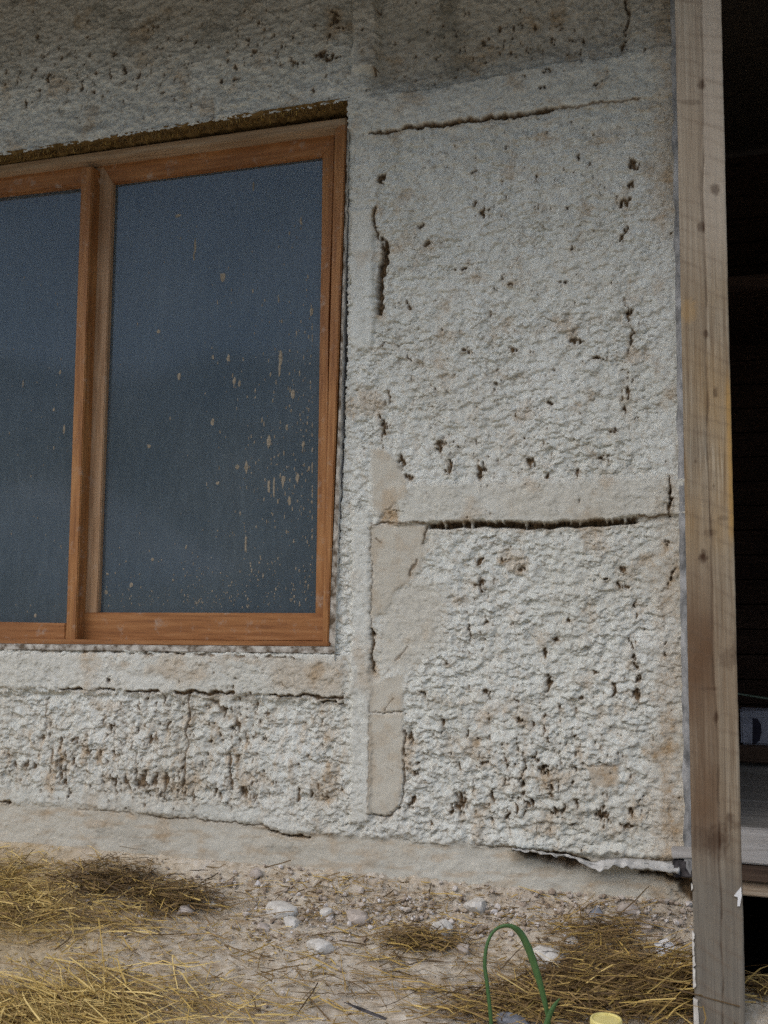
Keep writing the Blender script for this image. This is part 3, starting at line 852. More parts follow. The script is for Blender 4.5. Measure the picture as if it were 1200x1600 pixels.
for _ in range(330):
    px = min(488, 500 - abs(rg.normal(0, 75))); py = rg.normal(690, 150)
    if px < 185 or py < 300 or py > 945: continue
    s = rg.uniform(.7, 2.0); items.append((px, py, s * .8, s * rg.uniform(.8, 3.2)))
for _ in range(300):
    px = rg.uniform(165, 488); py = 950 - abs(rg.normal(0, 45))
    if px < 300 and rg.random() < .5: continue
    s = rg.uniform(.6, 1.5); items.append((px, py, s, s * rg.uniform(.8, 2.0)))
for _ in range(60):
    s = rg.uniform(.6, 1.4); items.append((rg.uniform(180, 480), rg.uniform(320, 900), s, s * rg.uniform(1, 3)))
splats(pane_r, items, 1)
items = [(94, 582, 3, 5), (84, 640, 3, 4), (100, 670, 2.5, 10), (84, 700, 2, 4), (55, 962, 3, 4), (36, 600, 1.5, 8)]
for _ in range(50):
    s = rg.uniform(.6, 1.4); items.append((rg.uniform(0, 108), rg.uniform(400, 965), s, s * rg.uniform(1, 2.5)))
splats(pane_l, items, 2)

# ------------------------------------------------------------------ post
def make_post():
    YP = -0.45
    t = thing('timber_post', 'square rough sawn timber post standing in front of the wall end', 'post', (-0.006, YP + .05, float(ground_z(0, YP))))
    x0, x1 = -0.0590, 0.0445
    xs = np.linspace(x0, x1, 44); zs = np.arange(-0.35, 2.90, 0.004)
    # outline round the post: front face gridded, the other three as wide strips
    ring = [(x, 0.0) for x in xs] + [(x1 + .0, d) for d in np.linspace(.004, .104, 12)] + [(x, .104) for x in xs[::-4]] + [(x0, d) for d in np.linspace(.1, .004, 12)]
    ring = np.array(ring); nr = len(ring)
    Zg, I = np.meshgrid(zs, np.arange(nr), indexing='ij')
    X = ring[I, 0]; D = ring[I, 1]
    PX, PY = survey(X, X * 0 + YP, Zg)
    # position within the front face
    u = (X - x0) / (x1 - x0)
    PXw = PX + 2 * perlin(PX / 15, PY / 60, 3)
    def blob(px, py, rx, ry): return (1 - sstep(.45, 1.0, np.hypot((PXw - px) / rx / 1.2, (PY - py) / ry / 1.2) + .25 * perlin(PX / 5, PY / 7, 9))) * (D < .01)
    knot = sum(blob(*k) for k in ((1096, 132, 8, 8), (1117, 296, 8, 10), (1095, 355, 7, 9), (1103, 521, 5, 8), (1118, 614, 5, 9), (1086, 721, 2.5, 3), (1115, 759, 3, 3), (1099, 873, 10, 8), (1100, 866, 6, 10), (1118, 1120, 5, 9), (1141, 1277, 7, 9)))
    knot = .6 * knot + .35 * sum(blob(*k) for k in ((1130, 810, 10, 5), (1110, 832, 12, 6), (1080, 160, 18, 5), (1110, 1076, 18, 3), (1138, 1030, 16, 18), (1150, 1010, 8, 20), (1100, 1310, 45, 22), (1120, 1320, 20, 28), (1140, 1290, 22, 8)))
    crack = lin([(-300, 1094), (0, 1096), (200, 1099), (330, 1098), (480, 1103), (700, 1105), (860, 1112), (1000, 1114), (1200, 1122), (1600, 1130)], PY)
    ck = (1 - sstep(.6, 2.2, np.abs(PXw - crack))) * (D < .01) * (.5 + .5 * sstep(-.2, .2, perlin(PY / 60, PY * 0, 8)))
    knot = np.clip(knot + .6 * ck, 0, 1)
    left = (1 - sstep(-3, 3, PXw - crack))
    brown = np.clip(.75 * sstep(850, 1000, PY) * left + .30 * sstep(850, 1000, PY) + .1 * left, 0, 1) * (1 - .75 * sstep(1260, 1420, PY))
    brown = brown * (.7 + .5 * fbm(X * 10, Zg * 5, 21, 3))
    grey = .85 * sstep(1250, 1430, PY) * (.85 + .3 * fbm(X * 12, Zg * 6, 24, 3))
    gold = np.clip(.25 * blob(1075, 485, 16, 20) + .42 * sstep(420, 640, PY) * (1 - sstep(820, 900, PY)) * (.35 + .75 * fbm(X * 14, Zg * 5, 22, 3)) + .55 * sstep(-12, -3, PX - lin([(0, 1128), (1600, 1163)], PY)) * sstep(560, 620, PY) * (1 - sstep(820, 860, PY)), 0, 1)
    pale = np.clip((1 - left) * .45 * (1 - sstep(300, 460, PY)) + .3 * (1 - sstep(350, 480, PY)), 0, 1)
    h = 0.0016 * fbm(X * 90, Zg * 4, 31, 3) 
    rnd = np.minimum(np.minimum(u, 1 - u) * (x1 - x0), 0.004)
    Y = YP + D - np.where(D < .002, h - .0022 * ck - .002 * (1 - rnd / .004) ** 2 * 1.0, 0)
    Xo = X + .0009 * perlin(Zg * 5, D * 3, 33) + .0006 * perlin(Zg * 30, D * 30 + X * 0, 34)
    V = np.stack([Xo, Y, Zg], -1).reshape(-1, 3)
    nzz = len(zs)
    id_ = np.arange(nzz * nr).reshape(nzz, nr)
    Q = np.stack([id_[:-1], np.roll(id_, -1, 1)[:-1], np.roll(id_, -1, 1)[1:], id_[1:]], -1).reshape(-1, 4)
    o = mesh_np('shaft', V, Q, 'post', t, {k: np.clip(v, 0, 1).ravel() for k, v in dict(knot=knot, brown=brown, grey=grey, gold=gold, pale=pale).items()})
    bm = bmesh.new()
    prism(bm, [(1158, 1386), (1159, 1400), (1156, 1416), (1152, 1416), (1153, 1402), (1147, 1400)], YP - .004, YP + .002)
    bm_obj('lime_fleck', bm, 'white', t)
    rg = np.random.default_rng(3)
    for y0, y1, w_ in ((1492, 1512, 4), (1470, 1496, 3), (1512, 1545, 4), (1560, 1604, 9), (1380, 1392, 2), (1455, 1470, 3)):
        bm = bmesh.new()
        xx = lambda y: 1055 + 30 * y / 1600
        pts = [(xx(y0) - 1, y0), (xx(y0) + w_ * .7, y0 + 3)] + [(xx(y) + w_ * rg.uniform(.5, 1.1), y) for y in np.linspace(y0 + 6, y1 - 4, 3)] + [(xx(y1) - 1, y1)]
        prism(bm, pts, YP - .0035, YP + .004)
        bm_obj('lime_smear', bm, 'chunk', t)
    return t


post = make_post()

# ------------------------------------------------------------------ ground
PIT = float(on_ground(1185, 1530)[1])


def make_ground_mesh():
    def axis(core, far0, far1):
        lo = [core[0]]; st = core[1] - core[0]
        while lo[-1] > far0: st *= 1.22; lo.append(lo[-1] - st)
        hi = [core[-1]]; st = core[1] - core[0]
        while hi[-1] < far1: st *= 1.22; hi.append(hi[-1] + st)
        return np.array(lo[:0:-1] + list(core) + hi[1:])
    xs = axis(np.arange(-2.45, 0.45, 0.0055), -400, 400)
    ys = axis(np.arange(-1.25, 0.10, 0.0055), -400, 200)
    X, Y = np.meshgrid(xs, ys)
    Z = ground_z(X, Y).copy()
    near = np.exp(-np.maximum(0, np.maximum(-1.6 - Y, np.maximum(-3 - X, X - 1))) / .8)
    und = (Y < 0.05)
    bank = np.exp(np.minimum(Y, 0) / 0.22) * und
    Z += near * (0.014 * fbm(X * 4, Y * 4, 3, 3) + 0.006 * fbm(X * 25, Y * 25, 5, 3)) * (.35 + .65 * sstep(0.0, .1, -Y))
    # rubble near the wall foot, mostly on the right half
    d1, ox, oy, r1, r2, gap = cells(X / .035 + .5 * perlin(X * 40, Y * 40, 1), Y / .035 + .5 * perlin(X * 40, Y * 40, 2), 13)
    rub = sstep(.30, .9, bank) * (.25 + .75 * sstep(-1.6, -.9, X)) * near
    Z += rub * (r1 * .013 * sstep(.02, .35, gap) - .004)
    d1, ox, oy, r1, r2, gap = cells(X / .016, Y / .016, 23)
    Z += near * (.2 + .8 * rub) * (r1 - .3) * .007 * sstep(.0, .3, gap)
    pit = sstep(-.01, .04, X) * (1 - sstep(1.1, 1.3, X)) * sstep(PIT - .03, PIT + .06, Y)
    Z = np.where(Y > 0.06, -0.16, Z) - .38 * pit * (Y < 1.2)
    PX, PY = survey(X, Y, Z)
    vis = (Y > -1.3) & (np.abs(X) < 3)
    yellow = np.clip(vis * (1.0 * np.exp(-((PX + 20) / 230) ** 2 - ((PY - 1410) / 90) ** 2) + 1.0 * np.exp(-((PX - 30) / 300) ** 2 - ((PY - 1590) / 60) ** 2) + .8 * np.exp(-((PX - 1000) / 160) ** 2 - ((PY - 1545) / 55) ** 2) + .5 * np.exp(-((PX - 660) / 50) ** 2 - ((PY - 1475) / 22) ** 2)), 0, 1)
    earth = np.clip(vis * (.75 * np.exp(-((PX - 175) / 55) ** 2 - ((PY - 1383) / 14) ** 2) + .65 * np.exp(-((PX - 270) / 70) ** 2 - ((PY - 1410) / 14) ** 2) + .7 * np.exp(-((PX - 1010) / 70) ** 2 - ((PY - 1432) / 18) ** 2) + .6 * np.exp(-((PX - 900) / 110) ** 2 - ((PY - 1560) / 26) ** 2)) * (.5 + .9 * fbm(X * 25, Y * 25, 77, 3)), 0, .85)
    earth = np.maximum(np.where(Y > 0.02, .9, earth), .95 * pit)
    ny, nx = X.shape
    id_ = np.arange(nx * ny).reshape(ny, nx)
    Q = np.stack([id_[:-1, :-1], id_[:-1, 1:], id_[1:, 1:], id_[1:, :-1]], -1).reshape(-1, 4)
    o = mesh_np('ground', np.stack([X, Y, Z], -1).reshape(-1, 3), Q, 'ground', None, {'yellow': yellow.ravel(), 'earth': earth.ravel()})
    o['kind'] = 'structure'
    return o


ground = make_ground_mesh()

# ------------------------------------------------------------------ straw
def heap(name, label, specs, seed, cat='straw'):
    """specs: (px, py, spread px, n, mean heading deg, heading spread, length range, lift, tone mean)"""
    rg = np.random.default_rng(seed)
    VV = []; QQ = []; TT = []; off = 0
    for (px, py, sx, sy, n, hd, hs, l0, l1, lift, tone) in specs:
        pts = []
        for _ in range(n):
            p = on_ground(rg.normal(px, sx), np.clip(rg.normal(py, sy), 1330, 1800))
            if p[0] > -0.03 and p[1] > PIT - .04: continue
            if p[0] > -0.30 and p[0] < -0.06 and 1455 < survey(*p)[1] < 1545 and survey(*p)[0] > 1005 and rg.random() < .8: continue
            if p[1] > -0.01: p[1] = -0.01 - rg.random() * .05
            pts.append(p)
        pos = np.array(pts); n = len(pos)
        pos[:, 2] = ground_z(pos[:, 0], pos[:, 1]) + rg.random(n) ** 1.5 * lift + .008
        a = np.radians(rg.normal(hd, hs, n)) + math.pi * (rg.random(n) < .5)
        dr = np.stack([np.cos(a), np.sin(a), rg.normal(.03, .2, n)], -1)
        ln = rg.uniform(l0, l1, n) * np.where(rg.random(n) < .35, .4, 1)
        pos -= dr * (ln * .5)[:, None]
        pos[:, 1] = np.minimum(pos[:, 1], -0.012)
        v, q = straw_mesh(pos, dr, ln, rg.uniform(.0010, .0036, n), rg.normal(0, .06, n) * ln, seed + 1, 5)
        VV.append(v); QQ.append(q + off); off += len(v)
        TT.append(np.repeat(np.clip(rg.normal(tone, .26, n), 0, 1), 12))
    o = mesh_np(name, np.concatenate(VV), np.concatenate(QQ), 'straw', None, {'tone': np.concatenate(TT)})
    return tag(o, label, cat, None, 'stuff')


heap('straw_heap', 'loose yellow straw lying at the bottom left in long loops', [(20, 1600, 105, 28, 1300, -26, 28, .08, .32, .022, .75), (160, 1560, 70, 25, 220, -20, 30, .1, .35, .03, .75), (330, 1590, 90, 15, 80, 10, 40, .1, .3, .015, .7)], 31)
heap('straw_heap', 'golden straw piled against the wall foot at the left edge', [(-10, 1390, 80, 26, 1700, 0, 70, .02, .14, .02, .69), (30, 1440, 70, 20, 450, -8, 40, .05, .20, .03, .60), (200, 1440, 60, 14, 160, -8, 40, .05, .2, .02, .52)], 32)
heap('straw_heap', 'dark brown damp straw clump under the left pane', [(170, 1385, 38, 12, 800, -5, 60, .03, .12, .05, .20), (265, 1412, 45, 10, 700, -6, 50, .03, .14, .04, .28)], 33)
heap('straw_heap', 'brown straw heap around the green blade beside the post', [(980, 1545, 75, 24, 2000, 20, 55, .04, .20, .05, .34), (860, 1575, 75, 18, 700, 0, 50, .04, .18, .025, .32), (1050, 1560, 26, 26, 600, 40, 25, .06, .2, .09, .46), (940, 1470, 40, 14, 260, 20, 50, .05, .16, .04, .38), (660, 1478, 34, 9, 380, 0, 50, .03, .12, .03, .36), (740, 1590, 60, 14, 120, 5, 30, .06, .2, .03, .45)], 34)
heap('straw_litter', 'stray straw stalks scattered over the pale dusty ground', [(480, 1480, 230, 60, 420, -8, 45, .03, .16, .006, .42), (600, 1540, 180, 40, 240, -10, 35, .04, .2, .006, .45), (620, 1410, 160, 18, 160, 0, 60, .02, .08, .006, .35), (500, 1385, 60, 12, 90, 0, 60, .02, .08, .004, .5), (450, 1500, 300, 70, 1500, 0, 90, .006, .03, .005, .45), (700, 1440, 220, 25, 700, 0, 90, .006, .025, .005, .4), (120, 1480, 150, 50, 900, 0, 90, .006, .035, .008, .6)], 35)
heap('straw_litter', 'brown straw on the ground right of the post', [(1192, 1550, 14, 10, 260, 10, 60, .03, .10, .03, .35)], 36)

# ------------------------------------------------------------------ loose pieces on the ground
def chunk(px, py, wpx, hpx, seed, mat, name, label, cat, group, flat=1.0, sub=3, sharp=.35):
    p = on_ground(px, py)
    dist = np.linalg.norm(p - CAM)
    rx = wpx * .5 * dist / F; rz = hpx * .5 * dist / F
    bm = bmesh.new()
    bmesh.ops.create_icosphere(bm, subdivisions=sub, radius=1.0)
    rr = random.Random(seed)
    planes = [Vector((rr.gauss(0, 1), rr.gauss(0, 1), rr.gauss(0, 1))).normalized() for _ in range(9)]
    offs = [rr.uniform(.55, .9) for _ in planes]
    for v in bm.verts:
        d = v.co.normalized(); r = 1.0
        for n_, o_ in zip(planes, offs):
            c = d.dot(n_)
            if c > 0.05: r = min(r, o_ / c)
        r *= 1 + .10 * float(perlin(d.x * 3 + seed, d.y * 3 + d.z * 2, seed))
        v.co = Vector((d.x * r * rx, d.y * r * rx * .8, d.z * r * rz * flat))
    bmesh.ops.rotate(bm, verts=bm.verts, matrix=Matrix.Rotation(rr.uniform(-.3, .3), 3, 'Y'))
    me_min = min(v.co.z for v in bm.verts)
    o = bm_obj(name, bm, mat, None, True)
    es = o.modifiers.new('edges', 'EDGE_SPLIT'); es.split_angle = R_(32)
    o.location = (p[0], p[1], float(ground_z(p[0], p[1])) - me_min * .45)
    return tag(o, label, cat, group)


G1 = 'lumps of fallen plaster on the ground'
for args in (
    (440, 1428, 52, 30, 1, 'chunk', 'largest white plaster lump on the ground below the right pane'),
    (455, 1447, 34, 18, 2, 'chunk', 'white plaster lump touching the front of the largest lump'),
    (510, 1433, 24, 20, 3, 'chunk', 'rounded white plaster lump right of the largest lump'),
    (500, 1487, 48, 24, 4, 'chunk', 'white plaster lump lying alone nearest the camera, below the trowelled patches'),
    (558, 1440, 40, 22, 5, 'chunk_beige', 'flat beige plaster lump under the trowelled patches'),
    (412, 1455, 22, 18, 6, 'chunk_beige', 'small beige lump just left of the white pair'),
    (288, 1427, 30, 16, 7, 'chunk_beige', 'pale lump at the edge of the dark straw clump'),
    (332, 1415, 16, 10, 8, 'chunk', 'small white lump right of the dark straw clump'),
    (400, 1370, 24, 20, 9, 'chunk_beige', 'beige lump against the foot of the wall board'),
    (742, 1422, 42, 28, 10, 'chunk', 'broad white lump in the rubble below the wall, left of the green blade'),
    (690, 1462, 36, 34, 11, 'chunk', 'tall white lump in the rubble behind the small straw tuft'),
    (725, 1488, 26, 18, 12, 'chunk_beige', 'beige lump right of the small straw tuft'),
    (855, 1508, 60, 34, 13, 'chunk', 'white lump showing inside the arch of the green blade'),
    (980, 1425, 34, 22, 14, 'chunk_beige', 'grey-beige lump in the dark rubble under the torn membrane'),
    (1010, 1452, 26, 20, 15, 'chunk_beige', 'small grey-beige lump near the white board scrap'),
    (930, 1432, 22, 18, 16, 'stone', 'dark grey stone in the rubble under the torn membrane'),
    (895, 1478, 26, 18, 17, 'chunk', 'white lump just above the brown straw heap'),
):
    px, py, w_, h_, sd_, mt, lb = args
    chunk(px, py, w_, h_, sd_, mt, 'stone' if mt == 'stone' else 'plaster_lump', lb, 'stone' if mt == 'stone' else 'plaster lump', None if mt == 'stone' else G1)

# crumbs of rubble: nobody could count them
rg = np.random.default_rng(77)
V = []; Q = []
ico = bmesh.new(); bmesh.ops.create_icosphere(ico, subdivisions=1, radius=1.0)
iv = np.array([v.co[:] for v in ico.verts]); iq = np.array([[v.index for v in f.verts] for f in ico.faces]); ico.free()
cnt = 0; Tn = []
for _ in range(2600):
    if rg.random() < .72: px, py = rg.uniform(380, 1080), rg.normal(1435, 24)
    elif rg.random() < .5: px, py = rg.uniform(120, 500), rg.normal(1385, 18)
    else: px, py = rg.uniform(150, 1000), rg.uniform(1420, 1600)
    py = max(py, 1345)
    p = on_ground(px, py)
    if p[1] > -.006: p[1] = -.006
    s = rg.gamma(1.5, .0022)
    s = min(s, .012)
    if py > 1480: s *= .6
    v = iv * rg.uniform(.55, 1.25, (len(iv), 1)) * np.array([s, s, s * .75]) @ np.array(Matrix.Rotation(rg.uniform(0, 6), 3, 'Z'))
    V.append(v + np.array([p[0], min(p[1], -s * .8), float(ground_z(p[0], p[1])) + s * .5 + .004])); Q.append(iq + cnt); cnt += len(iv)
    Tn += [rg.random()] * len(iv)
q = NT('rubble_crumbs')
rub_c = q.done(q.ramp(q.attr('tone'), [(0, (0.22, 0.165, 0.115)), (.3, (0.39, 0.32, 0.25)), (.7, (.50, .44, .37)), (1, (.66, .63, .60))]), 1.0, .1)
o = mesh_np('rubble', np.concatenate(V), np.concatenate(Q), None, None, {'tone': np.array(Tn)}, False)
o.data.materials.append(rub_c)
tag(o, 'small crumbs of plaster and stone strewn along the wall foot', 'rubble', None, 'stuff')


def slab(name, label, cat, pts, Y, depth, tilt, mat):
    """a scrap of thin board traced on a leaning plane"""
    bm = bmesh.new()
    P = []
    zc = np.mean([at(x, y, Y)[2] for x, y in pts])
    n_ = len(pts)
    A_ = []; B_ = []
    for x, y in pts:
        d = ray(x, y)
        # plane: Y = Y0 + tilt * (z - zc)
        k = (Y - CAM[1] + tilt * (CAM[2] - zc)) / (d[1] - tilt * d[2])
        p = CAM + k * d
        A_.append(bm.verts.new(p)); B_.append(bm.verts.new((p[0], p[1] + depth, p[2] - depth * .3)))
    bm.faces.new(A_); bm.faces.new(B_[::-1])
    for i in range(n_): bm.faces.new((A_[i], B_[i], B_[(i + 1) % n_], A_[(i + 1) % n_]))
    o = bm_obj(name, bm, mat)
    return tag(o, label, cat)


def lying(px, py, lift): return float(on_ground(px, py)[1]) - lift


slab('board_scrap', 'pale square scrap of board lying on the rubble beside the post', 'scrap', [(1022, 1473), (1042, 1466), (1057, 1480), (1028, 1497)], lying(1040, 1490, .03), .008, 1.0, 'white')
slab('board_scrap', 'white scrap of board with a notch, half under the straw beside the post', 'scrap', [(1016, 1522), (1033, 1506), (1064, 1504), (1056, 1514), (1050, 1528), (1046, 1516), (1038, 1516), (1034, 1530), (1028, 1520)], lying(1040, 1522, .06), .01, .8, 'white')
slab('wood_offcut', 'small upright brown wood offcut before the notched white scrap', 'offcut', [(1030, 1514), (1038, 1512), (1038, 1540), (1031, 1541)], lying(1035, 1526, .08), .012, .1, 'brown_board')
slab('timber_offcut', 'thin dark twig-like offcut on the dusty ground at the bottom', 'offcut', [(537, 1566), (562, 1574), (604, 1591), (601, 1594), (562, 1579)], -0.62, .008, 2.0, 'joist')

# green blade: a long leaf arching over, and a short curled one at its foot
def leaf(bm, path, wid, Y0, Y1):
    n_ = len(path) - 1
    ts = np.linspace(0, 1, 40)
    p = np.array(path, float); s = np.linspace(0, 1, len(p))
    # smooth curve through the traced points
    def cr(t):
        k = min(int(t * n_), n_ - 1); f = t * n_ - k
        P0, P1, P2, P3 = p[max(k - 1, 0)], p[k], p[k + 1], p[min(k + 2, n_)]
        return .5 * ((2 * P1) + (P2 - P0) * f + (2 * P0 - 5 * P1 + 4 * P2 - P3) * f * f + (3 * P1 - P0 - 3 * P2 + P3) * f ** 3)
    rows = []
    for t in ts:
        a = cr(t); b = cr(min(t + .01, 1)); c = cr(max(t - .01, 0))
        Y = Y0 + (Y1 - Y0) * t
        tg = b - c; tg /= np.linalg.norm(tg) + 1e-9
        nr = np.array([-tg[1], tg[0]])
        w_ = float(np.interp(t, np.linspace(0, 1, len(wid)), wid)) / 2
        q0 = at(*(a - nr * w_), Y); q1 = at(*a, Y - .004); q2 = at(*(a + nr * w_), Y)
        rows.append([bm.verts.new((q[0], yy, q[2])) for q, yy in ((q0, Y + w_ * .0006), (q1, Y), (q2, Y + w_ * .0008))])
    for i in range(len(rows) - 1):
        for j in range(2): bm.faces.new((rows[i][j], rows[i][j + 1], rows[i + 1][j + 1], rows[i + 1][j]))


gp = thing('grass_plant', 'single green blade arching over and back down beside the brown straw', 'plant', tuple(on_ground(790, 1640)))
for nm, pth, wd, y0, y1 in (('leaf', [(769, 1680), (767, 1600), (761, 1540), (757, 1505), (762, 1472), (775, 1452), (795, 1447), (812, 1458), (826, 1485), (838, 1520), (848, 1555), (855, 1585), (862, 1625)], [6, 6, 6, 6, 5, 5, 7, 11, 12, 11, 9, 7, 3], -.78, -.70),
                            ('leaf', [(848, 1650), (852, 1610), (858, 1588), (866, 1572), (874, 1561)], [9, 10, 9, 7, 2], -.72, -.72)):
    bm = bmesh.new(); leaf(bm, pth, wd, y0, y1); o = bm_obj(nm, bm, 'leaf', gp, True)
    o.modifiers.new('thickness', 'SOLIDIFY').thickness = .0008


def lathe(bm, prof, c, n=32):
    rings = [[bm.verts.new((c[0] + r * math.cos(2 * math.pi * i / n), c[1] + r * math.sin(2 * math.pi * i / n), c[2] + z)) for i in range(n)] for r, z in prof]
    for a, b in zip(rings, rings[1:]):
        for i in range(n): bm.faces.new((a[i], a[(i + 1) % n], b[(i + 1) % n], b[i]))
    bm.faces.new(rings[0][::-1]); bm.faces.new(rings[-1])


YB = -0.80
pc = at(947, 1591, YB)
gz = float(ground_z(0, YB)) - .01
bt = thing('yellow_pot', 'small round pale yellow plastic pot with a rimmed lid standing in the straw', 'pot', (pc[0], YB, gz))
r_ = 22 * 2.2 / F
bm = bmesh.new(); lathe(bm, [(r_ * .8, 0), (r_ * .9, .004), (r_ * .92, pc[2] - gz - .020)], (pc[0], YB, gz)); bm_obj('body', bm, 'yellow', bt, True)
bm = bmesh.new(); zt = pc[2] - gz
lathe(bm, [(r_ * .9, zt - .019), (r_, zt - .018), (r_, zt - .003), (r_ * .95, zt), (r_ * .86, zt), (r_ * .83, zt - .0025), (r_ * .1, zt - .0025)], (pc[0], YB, gz)); o = bm_obj('lid', bm, 'yellow', bt, False)
chunk(803, 1604, 52, 26, 51, 'stone', 'stone', 'rounded grey stone at the bottom edge beneath the green blade', 'stone', None)

# ------------------------------------------------------------------ dim opening right of the wall
fl = thing('plank_floor', 'raised plank floor with a white edge board seen through the dark opening', 'floor', (0.4, 0.1, 0.1))
ZF = 0.235
e0 = at(1180, 1300, 0.03)
ZF = float(e0[2])
bm = bmesh.new()
for k in range(7): box(bm, -0.05, 1.6, 0.075 + k * .135, 0.075 + k * .135 + .131, ZF - .03 + .002 * (k % 2), ZF + .002 * (k % 2), .002)
bm_obj('plank', bm, 'grey_board', fl)
zb = at(1180, 1351, .03)[2]
bm = bmesh.new(); box(bm, -0.05, 1.6, .03, .07, zb, ZF + .004, .004); bm_obj('edge_board', bm, 'white_board', fl)
zc_ = at(1180, 1380, .04)[2]; zd = at(1180, 1402, .05)[2]
bm = bmesh.new(); box(bm, -.05, 1.6, .04, .09, zc_ + .002, zb - .002, .003); bm_obj('joist', bm, 'brown_board', fl)
bm = bmesh.new(); box(bm, -.05, 1.6, .055, .10, zd, zc_ - .001, .003); bm_obj('joist', bm, 'pale_wood', fl)

# low bench of dark boards with the packet on it
bt = thing('low_bench', 'low dark bench of boards inside the opening', 'bench', (.5, 1.15, ZF))
zt = at(1180, 1167, 1.05)[2]
zm = at(1180, 1192, 1.03)[2]
bm = bmesh.new(); box(bm, -.3, 1.5, 1.03, 1.4, zm, zt, .004); bm_obj('seat', bm, 'brown_board', bt)
bm = bmesh.new(); box(bm, -.3, 1.5, 1.06, 1.10, ZF - .03, zm - .002, .003); bm_obj('front_board', bm, 'grey_board', bt)
p0 = at(1158, 1165, 1.10); p1 = at(1201, 1112, 1.10)
pk = thing('packet', 'white packet with a dark rounded mark on the low bench', 'packet', ((p0[0] + p1[0]) / 2, 1.15, zt))
bm = bmesh.new(); box(bm, p0[0], p1[0] + .05, 1.10, 1.24, zt + .001, p1[2], .006); bm_obj('box', bm, 'packet', pk)
bm = bmesh.new(); prism(bm, [(1176, 1122), (1184, 1123), (1189, 1132), (1190, 1145), (1187, 1156), (1182, 1161), (1176, 1162)], 1.098, 1.101); bm_obj('mark', bm, 'packet_mark', pk)
bm = bmesh.new(); rows = []
for k in range(33):
    p = at(1140 + 4 * k, float(lin([(1140, 1082), (1170, 1087), (1202, 1092), (1270, 1084)], 1140 + 4 * k)), 1.0)
    rows.append([bm.verts.new((p[0], p[1] + .004 * math.cos(a * math.pi / 4), p[2] + .004 * math.sin(a * math.pi / 4))) for a in range(8)])
for a, b in zip(rows, rows[1:]):
    for k in range(8): bm.faces.new((a[k], a[(k + 1) % 8], b[(k + 1) % 8], b[k]))
co = bm_obj('cord', bm, 'cord', None, True)
tag(co, 'thin pale green cord stretched across the dark opening above the packet', 'cord')
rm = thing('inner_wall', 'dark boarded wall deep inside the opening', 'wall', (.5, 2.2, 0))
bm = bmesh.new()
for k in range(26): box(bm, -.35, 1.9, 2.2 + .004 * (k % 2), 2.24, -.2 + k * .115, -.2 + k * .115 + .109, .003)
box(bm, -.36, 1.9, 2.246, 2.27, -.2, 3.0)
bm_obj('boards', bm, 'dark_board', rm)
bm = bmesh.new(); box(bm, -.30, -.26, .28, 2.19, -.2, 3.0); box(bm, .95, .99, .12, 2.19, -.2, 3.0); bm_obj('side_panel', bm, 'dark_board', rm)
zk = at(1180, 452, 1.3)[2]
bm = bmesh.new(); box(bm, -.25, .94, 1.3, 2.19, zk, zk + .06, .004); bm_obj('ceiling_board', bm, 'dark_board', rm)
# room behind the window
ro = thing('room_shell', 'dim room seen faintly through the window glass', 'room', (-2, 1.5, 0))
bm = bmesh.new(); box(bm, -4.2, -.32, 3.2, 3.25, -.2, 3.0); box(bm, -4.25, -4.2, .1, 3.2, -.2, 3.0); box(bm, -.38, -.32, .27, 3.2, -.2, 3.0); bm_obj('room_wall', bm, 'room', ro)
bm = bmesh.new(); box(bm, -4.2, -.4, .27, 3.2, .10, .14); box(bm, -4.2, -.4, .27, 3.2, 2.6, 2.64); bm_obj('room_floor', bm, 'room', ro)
# unseen boarded wall, added right of the opening to keep light out
bw = thing('light_blocking_wall', 'unseen boarded wall added right of the opening to keep it dark', 'wall', (2, 0, 0))
bm = bmesh.new()
for k in range(22): box(bm, .60, 4.2, 0 + .004 * (k % 2), .12, -.1 + k * .14, -.1 + k * .14 + .135, .003)
bm_obj('boards', bm, 'grey_board', bw)

# ------------------------------------------------------------------ roof overhang
rf = thing('roof', 'boarded roof overhang above the wall carried by the post', 'roof', (0, 0, 2.8))
bm = bmesh.new()
for k in range(13): box(bm, -5, 4.5, -1.42 + k * .38, -1.4 + k * .38 + .379, 3.02 + .002 * (k % 2), 3.06, 0)
bm_obj('roof_boards', bm, 'roofing', rf)
bm = bmesh.new(); box(bm, -5, 4.5, -.46, -.34, 2.90, 3.015, .004); bm_obj('beam', bm, 'post', rf)

# ------------------------------------------------------------------ land that the panes mirror, farther ridges painted paler for haze
def land(name, y0, y1, h0, prof, mat, seed, half=260):
    xs = np.linspace(-half, half, 170); ys = np.linspace(y0, y1, 40)
    X, Y = np.meshgrid(xs, ys)
    t = (y0 - Y) / (y0 - y1)
    sc_ = half / 260
    Z = -0.35 + prof * sstep(0, 1, t) * (1 + .30 * fbm(X / 60 / sc_, Y / 60 / sc_, seed, 3)) + h0 * fbm(X / 8 / sc_, Y / 8 / sc_, seed + 3, 3)
    id_ = np.arange(X.size).reshape(X.shape)
    Q = np.stack([id_[:-1, :-1], id_[:-1, 1:], id_[1:, 1:], id_[1:, :-1]], -1).reshape(-1, 4)
    o = mesh_np(name, np.stack([X, Y, Z], -1).reshape(-1, 3), Q, mat)
    o['kind'] = 'structure'
    return o


land('field', -9, -34, .25, 3.2, 'field', 3)
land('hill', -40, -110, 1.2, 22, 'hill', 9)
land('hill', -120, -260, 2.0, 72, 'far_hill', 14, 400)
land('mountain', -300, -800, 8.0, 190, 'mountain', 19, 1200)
land('mountain', -900, -2200, 20.0, 1060, 'added_far_ridge', 27, 3600)  # far ridge added to soften the mirrored sky band


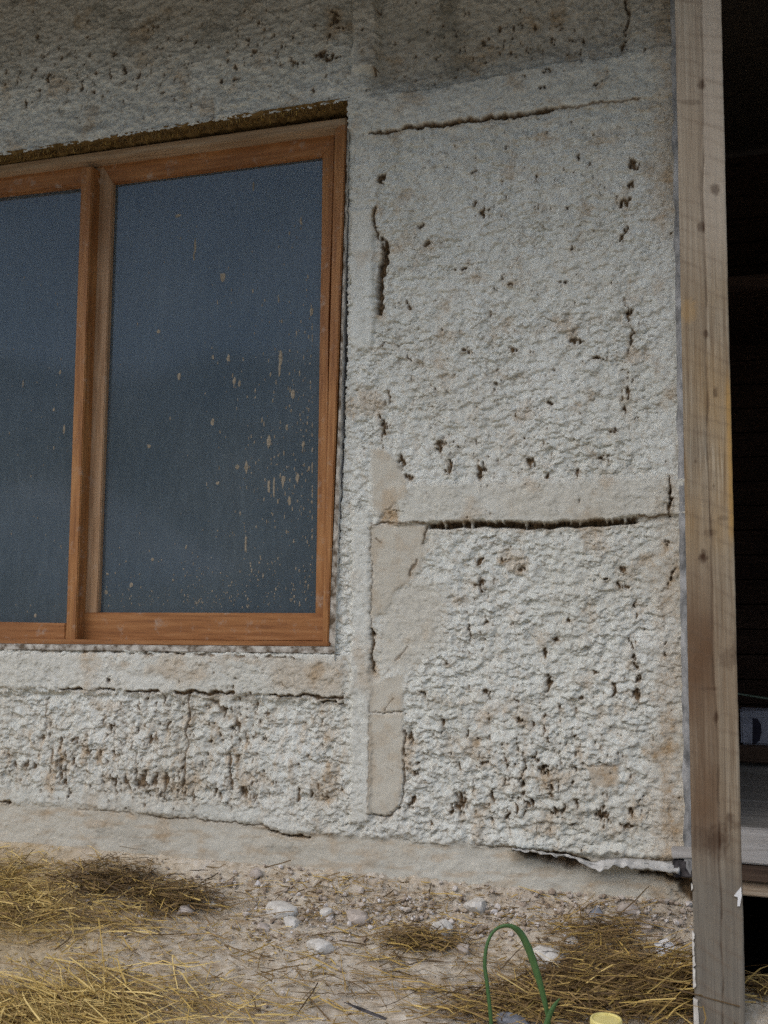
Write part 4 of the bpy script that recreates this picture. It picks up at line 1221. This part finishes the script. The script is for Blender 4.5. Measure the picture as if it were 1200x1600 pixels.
# pale earth mound, dark bank and bush that the panes mirror
def mound(name, cx, cy, rx, ry, hgt, mat, seed):
    xs = np.linspace(-1.1, 1.1, 70)
    X, Y = np.meshgrid(xs, xs)
    rr = np.hypot(X, Y)
    Z = -0.6 + (hgt + .3) * (1 - sstep(0.1, 1.05, rr)) * (1 + .18 * fbm(X * 3, Y * 3, seed, 3))
    id_ = np.arange(X.size).reshape(X.shape)
    Q = np.stack([id_[:-1, :-1], id_[:-1, 1:], id_[1:, 1:], id_[1:, :-1]], -1).reshape(-1, 4)
    o = mesh_np(name, np.stack([cx + X * rx, cy + Y * ry, Z], -1).reshape(-1, 3), Q, mat)
    o['kind'] = 'structure'
    return o


M['mound'] = simple('pale_earth', (0.36, 0.34, 0.31), (0.52, 0.50, 0.47), 0.6, 1.0)
M['bank'] = simple('dark_earth', (0.04, 0.035, 0.025), (0.08, 0.07, 0.05), 1.5, 1.0)
mound('mound', -21, -24, 13, 6, 4.6, 'mound', 4)
mound('bank', -7.5, -19, 6, 2.5, 2.6, 'bank', 6)
rg = np.random.default_rng(8)
bu = thing('bush', 'dark bush mirrored in the left pane', 'bush', (-9.2, -8.6, -.3))
n = 2600
d_ = rg.normal(size=(n, 3)); d_ /= np.linalg.norm(d_, axis=1)[:, None]
pos = d_ * (rg.random(n) ** .4)[:, None] * np.array([.75, .75, .8]) * (1 + .35 * perlin(d_[:, 0] * 2.5, d_[:, 2] * 2.5 + d_[:, 1], 5))[:, None] + np.array([-9.2, -8.6, .45])
v_, q_ = straw_mesh(pos, rg.normal(size=(n, 3)), rg.uniform(.06, .12, n), rg.uniform(.03, .06, n), rg.normal(0, .01, n), 2, 2)
mesh_np('crown', v_, q_, 'bush', bu)
bm = bmesh.new()
for k in range(5):
    a = k * 1.3; rows = []
    for j in range(5):
        t_ = j / 4; rr_ = .03 * (1 - .7 * t_); c_ = (-9.2 + .35 * t_ * math.cos(a), -8.6 + .35 * t_ * math.sin(a), -.36 + .9 * t_)
        rows.append([bm.verts.new((c_[0] + rr_ * math.cos(i * math.pi / 3), c_[1] + rr_ * math.sin(i * math.pi / 3), c_[2])) for i in range(6)])
    for a_, b_ in zip(rows, rows[1:]):
        for i in range(6): bm.faces.new((a_[i], a_[(i + 1) % 6], b_[(i + 1) % 6], b_[i]))
bm_obj('stem', bm, 'brown_board', bu, True)
